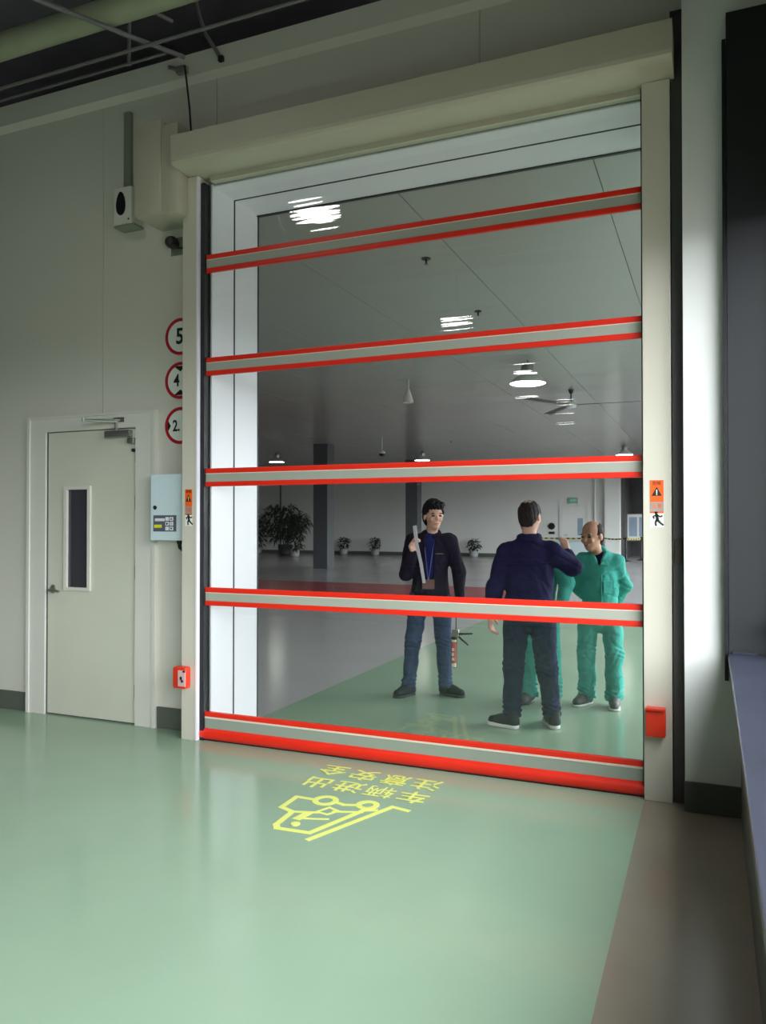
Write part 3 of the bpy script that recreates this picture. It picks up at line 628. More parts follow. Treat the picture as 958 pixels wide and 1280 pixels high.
# ================================================================== barrier and notice boards
SP = [(-7.75, 34.0), (-4.20, 33.6), (-3.13, 32.5), (-2.64, 33.8)]
for (x, y), l in zip(SP, ('black barrier post at the far wall left of the white door', 'black barrier post in front of the white pilaster', 'black barrier post just right of the white pilaster', 'black barrier post beside the notice boards by the door post')):
    t = thing('barrier_post', (x, y, 0), l, 'barrier post', 'black barrier posts in the far hall')
    MB().lathe((x, y, 0), [(.20, 0), (.20, .02), (.06, .06), (.035, .07)], 18).obj('base', 'black_plastic', t, smooth=True)
    MB().tube([(x, y, .06), (x, y, .92)], .045, 10).lathe((x, y, .9), [(.06, 0), (.06, .06), (.02, .08)], 12).obj('post', 'black_plastic', t, smooth=True)
for (a, b), l in zip(zip(SP[:-1], SP[1:]), ('long yellow and black barrier tape across the far wall behind the two men', 'yellow and black barrier tape crossing in front of the white pilaster', 'short yellow and black barrier tape in front of the notice boards')):
    n = max(4, int(math.hypot(b[0]-a[0], b[1]-a[1])/.12)); mb = MB(); e0 = .07/math.hypot(b[0]-a[0], b[1]-a[1])
    def q(u): u = e0+(1-2*e0)*u; return Vector((a[0]+(b[0]-a[0])*u, a[1]+(b[1]-a[1])*u, .90-.05*4*u*(1-u)))
    P = [q(i/n) for i in range(n+1)]; vs = []
    for p in P: vs += [p, p+Vector((0, .004, 0)), p+Vector((0, .004, .055)), p+Vector((0, 0, .055))]
    for i in range(n):
        o = i*4
        mb.f += [(o+k, o+(k+1) % 4, o+4+(k+1) % 4, o+4+k) for k in range(4)]; mb.m += [i % 2]*4
    mb.f += [(0, 1, 2, 3), (n*4+3, n*4+2, n*4+1, n*4)]; mb.m += [0, 0]; mb.v = [tuple(v) for v in vs]
    tag(mb.obj('barrier_tape', ['tape_yellow', 'ink_black']), l, 'tape', 'barrier tapes between the posts')
for x, y, l in ((-2.95, 36.0, 'pale notice board standing behind the barrier tape near the door post'), (-1.85, 36.4, 'second pale notice board behind the barrier tape, mostly hidden by the door post')):
    t = thing('notice_board', (x, y, 0), l, 'notice board', 'notice boards in the far hall')
    MB().box((x-.5, y, .75), (x-.46, y+.04, 1.95)).box((x+.46, y, .75), (x+.5, y+.04, 1.95)).box((x-.46, y, 1.91), (x+.46, y+.04, 1.95)).box((x-.46, y, .75), (x+.46, y+.04, .79)).obj('frame', 'steel', t)
    for s in (-.48, .48): box('leg', (x+s-.02, y, 0), (x+s+.02, y+.04, .75), 'steel', t)
    box('panel', (x-.46, y+.01, .79), (x+.46, y+.03, 1.91), 'hall_white', t)
    for i in range(2): box('poster', (x-.38+i*.42, y+.004, .95), (x-.04+i*.42, y+.01, 1.8), 'notice_blue', t)
t = tag(MB().box((-6.2, 33.7, .0), (-4.4, 34.2, .72), 0, .02).box((-6.3, 33.65, .72), (-4.3, 34.25, .76), 0, .01).obj('white_counter', 'box_white'), 'low white counter in front of the white door on the far wall', 'counter')

# ================================================================== PEOPLE: implicit surfaces turned into one continuous mesh each
def V3(p): return np.array(p, float)
class Field:
    def __init__(s): s.p = []
    def cone(s, a, b, ra, rb, k=.02, flat=None):
        a, b = V3(a), V3(b); r = max(ra, rb)+k*2+.02
        fl = None
        if flat: ax = V3(flat[0]); fl = (ax/np.linalg.norm(ax), flat[1]); 
        def f(P):
            ba = b-a; pa = P-a
            if fl: ba = ba+fl[0]*(ba@fl[0])*(fl[1]-1); pa = pa+(pa@fl[0])[..., None]*fl[0]*(fl[1]-1)
            h = np.clip((pa@ba)/max(ba@ba, 1e-9), 0, 1)
            return np.linalg.norm(pa-h[..., None]*ba, axis=-1)-(ra+(rb-ra)*h)
        s.p.append((np.minimum(a, b)-r, np.maximum(a, b)+r, f, k, 'u')); return s
    def ell(s, c, r, k=.02, ax=None):
        c, r = V3(c), V3(r); A = np.eye(3) if ax is None else np.array(ax, float)
        R = r.max()+k*2+.02
        def f(P):
            q = (P-c)@A.T; k0 = np.linalg.norm(q/r, axis=-1); k1 = np.linalg.norm(q/r**2, axis=-1)
            return k0*(k0-1)/np.maximum(k1, 1e-6)
        s.p.append((c-R, c+R, f, k, 'u')); return s
    def cut(s, n, c, k=.004):
        """keeps the side where (P-c).n < 0"""
        n = V3(n)/np.linalg.norm(n); c = V3(c); s.p.append((None, None, lambda P: (P-c)@n, k, 'i')); return s
    def sub(s, f, lo, hi, k=.004): s.p.append((V3(lo), V3(hi), f, k, 's')); return s
    def mesh(s, h, disp=None):
        us = [p for p in s.p if p[0] is not None]
        lo = np.min([p[0] for p in us], 0); hi = np.max([p[1] for p in us], 0)
        N = np.ceil((hi-lo)/h).astype(int)+1
        ax = [lo[i]+h*np.arange(N[i]) for i in range(3)]
        F = np.full(N, .3)
        for a, b, f, k, op in s.p:
            if a is None: sl = [slice(0, N[i]) for i in range(3)]
            else: sl = [slice(max(0, int((a[i]-lo[i])/h)), min(N[i], int((b[i]-lo[i])/h)+2)) for i in range(3)]
            G = np.stack(np.meshgrid(*[ax[i][sl[i]] for i in range(3)], indexing='ij'), -1)
            d = f(G); o = F[tuple(sl)]
            if op == 'u': hh = np.clip(.5+.5*(o-d)/k, 0, 1); F[tuple(sl)] = o*(1-hh)+d*hh-k*hh*(1-hh)
            else:
                if op == 's': d = -d
                hh = np.clip(.5-.5*(o-d)/k, 0, 1); F[tuple(sl)] = o*(1-hh)+d*hh+k*hh*(1-hh)
        if disp is not None:
            near = np.abs(F) < .05; idx = np.argwhere(near); P = lo+idx*h; F[near] += disp(P)
        F[0] = F[-1] = .3; F[:, 0] = F[:, -1] = .3; F[:, :, 0] = F[:, :, -1] = .3
        ins = F < 0
        c = [ins[i:N[0]-1+i, j:N[1]-1+j, k:N[2]-1+k] for i in (0, 1) for j in (0, 1) for k in (0, 1)]
        su = sum(x.astype(np.int8) for x in c); act = (su > 0) & (su < 8)
        ids = np.full(act.shape, -1); ci = np.argwhere(act); ids[act] = np.arange(len(ci))
        acc = np.zeros((len(ci), 3)); cnt = np.zeros(len(ci))
        cor = [(i, j, k) for i in (0, 1) for j in (0, 1) for k in (0, 1)]
        val = [F[ci[:, 0]+a, ci[:, 1]+b, ci[:, 2]+c_] for a, b, c_ in cor]
        for m in range(8):
            for n in range(m+1, 8):
                if sum(abs(cor[m][q]-cor[n][q]) for q in range(3)) != 1: continue
                va, vb = val[m], val[n]; x = (va < 0) != (vb < 0); t = np.where(x, va/np.where(x, va-vb, 1), 0)[:, None]
                pm = V3(cor[m])+t*(V3(cor[n])-V3(cor[m])); acc += np.where(x[:, None], pm, 0); cnt += x
        verts = lo+(ci+acc/cnt[:, None])*h
        faces = []
        for d in range(3):
            e1, e2 = (d+1) % 3, (d+2) % 3
            s0 = [slice(1, N[q]-1) for q in range(3)]; s1 = list(s0); s0[d] = slice(0, N[d]-1); s1[d] = slice(1, N[d])
            a, b = ins[tuple(s0)], ins[tuple(s1)]; x = np.argwhere(a != b)
            fl = a[tuple(x.T)]; base = x+1; base[:, d] -= 1
            def g(o1, o2): q = base.copy(); q[:, e1] -= o1; q[:, e2] -= o2; return ids[q[:, 0], q[:, 1], q[:, 2]]
            Q = np.stack([g(1, 1), g(0, 1), g(0, 0), g(1, 0)], 1); Q[~fl] = Q[~fl][:, ::-1]; faces.append(Q)
        return verts, np.concatenate(faces)
def fobj(name, F, h, m, parent, disp=None, smooth_it=1):
    v, f = F.mesh(h, disp); org = np.array(WL[parent.name])
    me = bpy.data.meshes.new(name); me.vertices.add(len(v)); me.vertices.foreach_set('co', (v-org).astype(np.float32).ravel())
    me.loops.add(len(f)*4); me.loops.foreach_set('vertex_index', f.astype(np.int32).ravel())
    me.polygons.add(len(f)); me.polygons.foreach_set('loop_start', (np.arange(len(f))*4).astype(np.int32)); me.polygons.foreach_set('loop_total', np.full(len(f), 4, np.int32))
    me.update(calc_edges=True); me.validate(); me.polygons.foreach_set('use_smooth', np.ones(len(f), bool)); me.materials.append(MATS[m])
    if smooth_it:
        bm = bmesh.new(); bm.from_mesh(me)
        for _ in range(smooth_it): bmesh.ops.smooth_vert(bm, verts=bm.verts, factor=.5, use_axis_x=True, use_axis_y=True, use_axis_z=True)
        bm.to_mesh(me); bm.free()
    return link(name, me, parent, Vector(org))
def wr(seed, amp=.006, fr=22., knees=()):
    """cloth folds: slow swells plus sharper creases; extra bunching at the given heights"""
    r = np.random.RandomState(seed); D = [unit(r.normal(size=3)*V3([1, 1, 1.3])) for _ in range(6)]; ph = r.uniform(0, 6, 6)
    def f(P):
        s = 0
        for d, p in zip(D, ph): s = s+np.sin(P@d*fr*(1+.25*math.sin(p*3))+p+1.3*np.sin(P@d[::-1]*fr*.45+p*2))
        c = 0
        for i, (d, p) in enumerate(zip(D[:4], ph)):
            q = P@d*fr*1.7+2.2*np.sin(P@D[(i+2) % 6]*fr*.5+p); c = c+np.clip(1-np.abs(np.sin(q*.5))*2.2, 0, 1)*np.clip(np.sin(P@D[(i+3) % 6]*fr*.6+p*3)+.3, 0, 1)
        o = amp*(s/4.5)*.8+amp*.9*c
        for z0, zw, a2 in knees: o = o+a2*np.sin(P[..., 2]*150+3*np.sin(P@V3([31, 17, 9])))*np.exp(-((P[..., 2]-z0)/zw)**2)
        return o
    return f
def unit(v): v = V3(v); return v/np.linalg.norm(v)
def head(B, c, f, s=1., bald=False, jaw=1.):
    """c: head centre, f: facing (unit, horizontal-ish)"""
    f = unit(f); u = V3([0, 0, 1]); u = unit(u-f*(u@f)); r = np.cross(f, u)
    A = np.array([r, f, u]); E_ = lambda o, rad, k: B.ell(c+(r*o[0]+f*o[1]+u*o[2])*s, V3(rad)*s, k, A)
    E_((0, -.012, .030), (.076, .094, .088), .02)      # cranium
    E_((0, .022, -.030), (.058*jaw, .066, .082), .03)  # face
    E_((0, .048, -.088), (.030*jaw, .030, .022), .02)  # chin
    E_((0, .080, .022), (.046, .014, .010), .012)      # brow
    E_((0, .097, -.022), (.0125, .017, .014), .008)    # nose tip
    B.cone(c+(f*.084+u*.012)*s, c+(f*.098-u*.020)*s, .008*s, .011*s, .010)
    for q in (-1, 1):
        E_((q*.036, .070, -.026), (.020, .016, .018), .016)  # cheek
        E_((q*.078, -.006, -.006), (.008, .020, .032), .006) # ear
    E_((0, .083, -.055), (.024, .010, .006), .006)
    E_((0, .082, -.064), (.019, .010, .006), .006)
    B.sub(lambda P: np.minimum(np.linalg.norm(P-(c+(r*.031+f*.089+u*.006)*s), axis=-1), np.linalg.norm(P-(c+(-r*.031+f*.089+u*.006)*s), axis=-1))-.012*s, c-.15, c+.15, .010)
    return r, f, u
def face_details(parent, c, r, f, u, s, brow='hair_black'):
    c = V3(c)
    for q in (-1, 1):
        p = c+(r*q*.031+f*.0795+u*.005)*s
        mb = MB(); n = 10
        mb.prism([p+(r*.0155*math.cos(2*PI*k/n)+u*.0072*math.sin(2*PI*k/n))*s for k in range(n)], tuple(f*.004)); mb.obj('eye', 'eye_dark', parent)
        pb = c+(r*q*.030+f*.087+u*.024)*s
        MB().tube([pb-(r*.017+u*q*.0)*s-f*.004, pb+u*.003, pb+r*.017*s-f*.004], [.004, .0055, .004], 6).obj('eyebrow', brow, parent, smooth=True)
    p = c+(f*.0905-u*.059)*s
    MB().tube([p-r*.020*s-f*.006, p, p+r*.020*s-f*.006], [.003, .006, .003], 6).obj('lips', 'lip', parent, smooth=True)
def hand(B, wrist, d, palm_n, side, curl=.35, s=1., spread=.010):
    """d: direction of the fingers, palm_n: palm facing, side: direction of the thumb side"""
    d, pn, sd = unit(d), unit(palm_n), unit(side); w0 = V3(wrist)
    B.cone(w0, w0+d*.05*s, .026*s, .030*s, .02, (pn, 1.7)); pc = w0+d*.055*s
    for q in (-.022, -.007, .008, .023): B.cone(w0+d*.03*s+sd*q*.8, w0+d*.090*s+sd*q, .014*s, .012*s, .012)
    for i, (q, L) in enumerate(zip((.026, .009, -.009, -.026), (.070, .078, .072, .056))):
        a = w0+d*.090*s+sd*q*s; dd = unit(d*math.cos(curl*.8)+pn*math.sin(curl*.8)+sd*(q*2.0)); b = a+dd*L*.5*s
        d2 = unit(d*math.cos(curl*2.2)+pn*math.sin(curl*2.2)); c = b+d2*L*.32*s; d3 = unit(d*math.cos(curl*3.6)+pn*math.sin(curl*3.6)); e_ = c+d3*L*.24*s
        B.cone(a, b, .0100*s, .0090*s, .005).cone(b, c, .0090*s, .0082*s, .003).cone(c, e_, .0082*s, .0070*s, .003)
    a = w0+d*.025*s+sd*.024*s; b = a+unit(d*.7+sd*.75+pn*.3)*.045*s; c = b+unit(d*.9+sd*.15+pn*.55)*.035*s
    B.cone(a, b, .014*s, .011*s, .010).cone(b, c, .011*s, .008*s, .003)
def shoe(parent, heel, toe, m, sole, s=1., sole_t=.022):
    h, t = V3(heel), V3(toe); d = unit(t-h); n = V3([-d[1], d[0], 0]); L = np.linalg.norm(t-h)
    F = Field(); z = V3([0, 0, 1])
    F.cone(h+d*.045+z*.055, h+d*.05+z*.115, .042, .046, .03); F.cone(h+d*.04+z*.048, h+d*L*.5+z*.050, .042, .040, .03)
    F.cone(h+d*L*.45+z*.052, h+d*(L-.045)+z*.036, .044, .038, .03); F.cone(h+d*L*.30+z*.080, h+d*L*.62+z*.055, .034, .028, .03)
    F.cut((0, 0, -1), (0, 0, sole_t-.002)); up = fobj('shoe', F, .006, m, parent)
    S = Field(); S.cone(h+d*.042+z*.015, h+d*(L-.045)+z*.015, .044, .043, .02, ((0, 0, 1), .6)); S.cone(h+d*L*.6+z*.015, h+d*(L-.055)+z*.015, .047, .045, .02, ((0, 0, 1), .6))
    S.cut((0, 0, -1), (0, 0, .001), .001).cut((0, 0, 1), (0, 0, sole_t), .002)
    o = fobj('sole', S, .006, sole, up); lc = MB()
    for k in range(4):
        p = h+d*(L*.42+k*.026)+z*(.104-k*.009); lc.tube([p-n*.022-z*.006, p+z*.004, p+n*.022-z*.006], .0028, 5)
    lc.obj('laces', m if sole != 'sole_white' else 'dark_steel', up, smooth=True)
    return up
def leg_prims(F, hip, knee, ankle, r, k=.03):
    F.cone(hip, knee, r[0], r[1], k).cone(knee, ankle, r[1], r[2], k)
def skin_body(B, J, s=1.):
    """full continuous body under the clothes from a joint dict"""
    pel = (V3(J['hipL'])+V3(J['hipR']))/2; sh = (V3(J['shL'])+V3(J['shR']))/2; ax = unit(V3(J['shR'])-V3(J['shL'])); fw_ = unit(np.cross([0, 0, 1], ax))
    mid = pel*.45+sh*.55
    B.cone(pel+V3([0, 0, .02]), mid, .100*s, .100*s, .05, (fw_, 1.35)).cone(mid, sh-V3([0, 0, .11]), .10*s, .105*s, .05, (fw_, 1.5))
    B.cone(V3(J['shL'])+ax*.03-V3([0, 0, .02]), V3(J['shR'])-ax*.03-V3([0, 0, .02]), .045*s, .045*s, .04)
    nb = J.get('neck', sh+V3([0, 0, .03])); hc = V3(J['head']); B.cone(nb, hc-V3([0, 0, .06])-unit(J['face'])*.015, .058*s, .052*s, .03)
    for q in 'LR':
        B.cone(J['sh'+q], J['el'+q], .048*s, .038*s, .03).cone(J['el'+q], J['wr'+q], .038*s, .026*s, .02)
        B.cone(J['hip'+q], J['kn'+q], .078*s, .052*s, .04).cone(J['kn'+q], J['an'+q], .052*s, .036*s, .03)
        a = V3(J['an'+q]); t = V3(J['toe'+q]); d = t-V3([a[0], a[1], t[2]]); B.cone((a[0], a[1], .075), (a+d*.38)*V3([1, 1, 0])+V3([0, 0, .055]), .034*s, .022*s, .02)
    return pel, sh, ax, fw_
def socks(parent, J):
    for q in 'LR':
        a = V3(J['an'+q]); F = Field(); F.cone((a[0], a[1], .07), a+V3([0, 0, .12]), .045, .045, .01); fobj('sock', F, .008, 'shoe_black', parent)
def trousers(parent, J, m, r, waist, disp, hemz, seatk=1.0, name='trousers'):
    F = Field(); pel = (V3(J['hipL'])+V3(J['hipR']))/2; ax = unit(V3(J['hipR'])-V3(J['hipL'])); fw_ = unit(np.cross([0, 0, 1], ax))
    F.cone(pel+V3([0, 0, -.01]), (pel[0], pel[1], waist), .135*seatk, .125*seatk, .05, (fw_, 1.25))
    for q in 'LR':
        h, k_, a = V3(J['hip'+q]), V3(J['kn'+q]), V3(J['an'+q]); F.cone(h, k_, r[0], r[1], .03); e_ = k_+(a-k_)*1.0; F.cone(k_, (a[0], a[1], hemz+.01), r[1], r[2], .03)
        F.cone((a[0], a[1], hemz+.05), (a[0], a[1], hemz+.01), r[2]*1.04, r[2]*1.06, .01)
    F.cut((0, 0, -1), (0, 0, hemz)).cut((0, 0, 1), (0, 0, waist+.02))
    return fobj(name, F, .0085, m, parent, disp)
def hair_full(parent, c, r, f, u, s, m, top=.020):
    """short full head of hair: an offset shell cut along the hairline, a swept fringe in front"""
    F = Field(); A = np.array([r, f, u]); c = V3(c)
    F.ell(c+(-f*.012+u*.036)*s, V3([.090, .108, .094+top])*s, .01, A); F.ell(c+(-f*.055-u*.020)*s, V3([.072, .056, .080])*s, .02, A)
    F.ell(c+(f*.062+u*.098-r*.01)*s, V3([.070, .042, .030])*s, .02, A); F.ell(c+(f*.040+u*.110+r*.030)*s, V3([.050, .050, .024])*s, .02, A)
    def facecut(P):
        q = P-c; x, y, z = q@r/s, q@f/s, q@u/s
        fringe = .062+.10*np.clip(np.abs(x-.01), 0, .04)*-1+.004*np.sin(x*260); side = .010+(y+.005)*.9
        line = np.where(y > .030, np.where(np.abs(x) > .060, .030, fringe), np.where(y > -.020, side*.6-.004, -.02-(-.02-y)*1.6)); line = np.maximum(line, -.092)
        return np.clip(line-z, -.3, .3)*s
    F.p.append((None, None, facecut, .006, 'i')); return fobj('hair', F, .005, m, parent, lambda P: .004*np.sin(P@V3([160, 90, 30]))*np.sin(P@V3([-60, 120, 20]))+.0025*np.sin(P@V3([210, -170, 60])))
def hair_bald(parent, c, r, f, u, s, m):
    F = Field(); A = np.array([r, f, u]); c = V3(c)
    F.ell(c+(-f*.012+u*.026)*s, V3([.0825, .100, .092])*s, .01, A); F.ell(c+(-f*.05-u*.02)*s, V3([.068, .050, .068])*s, .02, A)
    def cutf(P):
        q = P-c; x, y, z = q@r/s, q@f/s, q@u/s
        up = z-(.088-.25*np.clip(y, -.1, .1)); fr = (y-.034+np.clip(z, 0, .09)*.3); lo = np.where(y > -.03, .008-z, -.075-z); return np.maximum(np.maximum(up, fr), lo)*s*.9
    F.p.append((None, None, cutf, .01, 'i')); return fobj('hair', F, .005, m, parent)
def collar(F, c, ax, fw_, r, h, tilt=.02, gap=.35):
    n = 16; pts = []
    for k in range(n+1):
        a = gap+(2*PI-2*gap)*k/n; pts.append(V3(c)+ax*math.sin(a)*r+fw_*math.cos(a)*r*.9+V3([0, 0, -tilt*math.cos(a)]))
    for p, q in zip(pts[:-1], pts[1:]): F.cone(p, q, h, h, .004)
    return pts
# ---------------------------------------------------------------- man 1: black jacket, lanyard, holding strip and sealant gun
def man_black():
    R = (-2.395, 6.78, 0); t = thing('person', R, 'young man in black jacket, jeans and lanyard, holding a strip and a sealant gun', 'person')
    J = dict(hipL=(-2.475, 6.76, .90), hipR=(-2.285, 6.80, .90), knL=(-2.525, 6.72, .52), knR=(-2.26, 6.80, .53), anL=(-2.575, 6.74, .10), anR=(-2.262, 6.865, .10),
             toeL=(-2.66, 6.58, .03), toeR=(-2.10, 6.84, .03), shL=(-2.545, 6.76, 1.42), shR=(-2.205, 6.82, 1.425), elL=(-2.568, 6.66, 1.125), elR=(-2.125, 6.84, 1.14),
             wrL=(-2.440, 6.49, 1.325), wrR=(-2.095, 6.77, .905), head=(-2.338, 6.755, 1.650), face=(.62, -.78, 0))
    B = Field(); pel, sh, ax, fw_ = skin_body(B, J, .98); fw_ = -fw_ if fw_[1] > 0 else fw_
    c = V3(J['head']); r, f, u = head(B, c, (.62, -.78, -.04), 1.09, jaw=.95)
    # raised right hand closed round the strip; lowered left hand round the gun rod
    hand(B, J['wrL'], (.12, .10, 1), (.85, -.5, 0), (-.5, -.85, 0), .85, 1.05)
    hand(B, J['wrR'], (.02, -.15, -1), (-1, 0, 0), (-.1, -1, 0), .85, 1.)
    fobj('body', B, .0065, 'skin', t)
    face_details(t, c, r, f, u, 1.09); hair_full(t, c, r, f, u, 1.09, 'hair_black')
    # jacket, open over the shirt
    K = Field(); mid = V3(pel)*.45+V3(sh)*.55
    K.cone(pel+V3([0, 0, -.08]), mid, .200, .150, .06, (fw_, 1.35)).cone(mid, sh-V3([0, 0, .08]), .150, .165, .06, (fw_, 1.4))
    K.cone(V3(J['shL'])+ax*.02+V3([0, 0, -.01]), V3(J['shR'])-ax*.02+V3([0, 0, -.01]), .075, .075, .05); K.cone(sh+V3([0, 0, .0]), sh+V3([0, 0, .055]), .085, .068, .04)
    for q in 'LR': K.cone(V3(J['sh'+q])-V3([0, 0, .01]), J['el'+q], .076, .062, .04); w_ = V3(J['wr'+q]); e_ = V3(J['el'+q]); K.cone(e_, w_-(w_-e_)*.06, .062, .047, .03)
    K.cut((0, 0, -1), (0, 0, .80))
    # open front: wedge removed so that the shirt shows
    fc = sh+fw_*.13
    def wedge(P):
        q = P-(sh+V3([0, 0, .10])); x = np.abs(q@ax-.005); y = q@fw_; z = -q[..., 2]; return np.maximum(x-np.where(z < .16, .060-.16*z, np.clip(.034-np.clip(z-.40, 0, 1)*.6, -.05, .034)), .055-y)
    K.sub(wedge, sh-V3([.3, .3, .50]), sh+V3([.3, .3, .2]), .01)
    jk = fobj('jacket', K, .0085, 'jacket_black', t, wr(3, .006, 34))
    C = Field(); collar(C, sh+V3([0, 0, .065])+fw_*.0, ax, fw_, .076, .020, .03, .45); fobj('collar', C, .007, 'jacket_black', jk)
    a = V3(J['shR'])*.55+sh*.45+fw_*.115-V3([0, 0, .115]); 
    MB().tube([a-ax*.035, a+ax*.035-V3([0, 0, .0])], .004, 6).obj('pocket_trim', 'steel', jk)
    S = Field(); S.cone(pel+V3([0, 0, .10]), mid, .128, .130, .05, (fw_, 1.35)).cone(mid, sh-V3([0, 0, .06]), .130, .135, .05, (fw_, 1.4)); S.cone(sh, sh+V3([0, 0, .05]), .075, .066, .03)
    fobj('shirt', S, .009, 'shirt_blue', t, wr(5, .004, 26))
    # lanyard and badge
    n0 = sh+V3([0, 0, .06]); bt = sh+fw_*.150-V3([0, 0, .33])
    for q in (-1, 1): MB().tube([n0+ax*q*.055+fw_*.045, sh+fw_*.122+ax*q*.035-V3([0, 0, .08]), bt+ax*q*.004], .0045, 6).obj('lanyard', 'lanyard_blue', t, smooth=True)
    p = bt-V3([0, 0, .055])
    mb = MB(); mb.prism([p-ax*.055-V3([0, 0, .045]), p+ax*.055-V3([0, 0, .045]), p+ax*.055+V3([0, 0, .04]), p-ax*.055+V3([0, 0, .04])], tuple(fw_*.006)); mb.obj('badge', 'badge', t)
    MB().tube([bt, bt-V3([0, 0, .02])], .006, 6).obj('badge_clip', 'steel', t)
    trousers(t, J, 'jeans_blue', (.100, .074, .062), .97, wr(9, .006, 36, ((.15, .06, .006), (.50, .06, .004))), .075)
    socks(t, J); shoe(t, (-2.545, 6.80, 0), (-2.65, 6.56, 0), 'shoe_black', 'black_rubber'); shoe(t, (-2.325, 6.90, 0), (-2.065, 6.835, 0), 'shoe_black', 'black_rubber')
    # the strip held up
    g = V3(J['wrL'])+V3([.012, -.035, .085])
    top = V3((-2.402, 6.43, 1.565)); bot = V3((-2.325, 6.46, 1.060)); ctr = V3((-2.385, 6.435, 1.40))
    mb = MB(); path = [top, ctr, (ctr+bot)/2+V3([.006, 0, 0]), bot]
    for p0, p1, w0, w1 in zip(path[:-1], path[1:], (.017, .015, .014), (.015, .014, .013)):
        x = V3([1, .0, .12]); mb.prism([p0-x*w0, p0+x*w0, p1+x*w1, p1-x*w1], (0, .006, 0))
    tag(mb.obj('metal_strip', 'strip_pale'), 'long pale metal strip held upright in the raised hand of the man in black', 'strip')
    # sealant gun hanging from the lowered hand
    gx, gy = -2.118, 6.70
    gt = thing('sealant_gun', (gx, gy, .29), 'silver and black sealant gun with red and white cartridge hanging from the man in black', 'sealant gun')
    MB().tube([(gx+.012, gy, .88), (gx+.010, gy, .62)], .005, 8).tube([(gx+.012, gy, .88), (gx+.012, gy, .90), (gx-.015, gy, .905)], .005, 6).obj('plunger_rod', 'black_plastic', gt, smooth=True)
    MB().box((gx-.028, gy-.016, .565), (gx+.038, gy+.016, .635), 0, .008).tube([(gx-.015, gy, .60), (gx-.035, gy, .57)], .008, 8).obj('housing', 'steel', gt, smooth=True)
    MB().tube([(gx+.025, gy, .595), (gx+.09, gy, .600), (gx+.165, gy, .605)], [.011, .008, .007], 8).obj('handle', 'black_plastic', gt, smooth=True)
    MB().tube([(gx+.020, gy, .588), (gx+.06, gy, .550), (gx+.125, gy, .500)], [.010, .009, .007], 8).obj('trigger', 'black_plastic', gt, smooth=True)
    MB().lathe((gx-.004, gy, .545), [(.026, 0), (.028, .004), (.028, .02), (.02, .026)], 18).obj('collar', 'black_plastic', gt, smooth=True)
    MB().lathe((gx-.008, gy, .300), [(.0235, 0), (.0245, .004), (.0245, .245)], 18).obj('cartridge', 'white_plastic', gt, smooth=True)
    MB().lathe((gx-.008, gy, .335), [(.0248, 0), (.0248, .19)], 18, caps=False).obj('cartridge_label', 'label_red', gt, smooth=True)
    MB().box((gx-.020, gy-.0262, .36), (gx+.004, gy-.0240, .385)).box((gx-.022, gy-.0262, .40), (gx+.000, gy-.0240, .43)).box((gx-.020, gy-.0262, .445), (gx+.002, gy-.0240, .47)).obj('label_print', 'white_plastic', gt)
    MB().tube([(gx-.034, gy, .56), (gx-.034, gy, .300), (gx-.008, gy, .292), (gx+.018, gy, .300), (gx+.018, gy, .56)], .0035, 6).obj('frame', 'dark_steel', gt, smooth=True)
man_black()

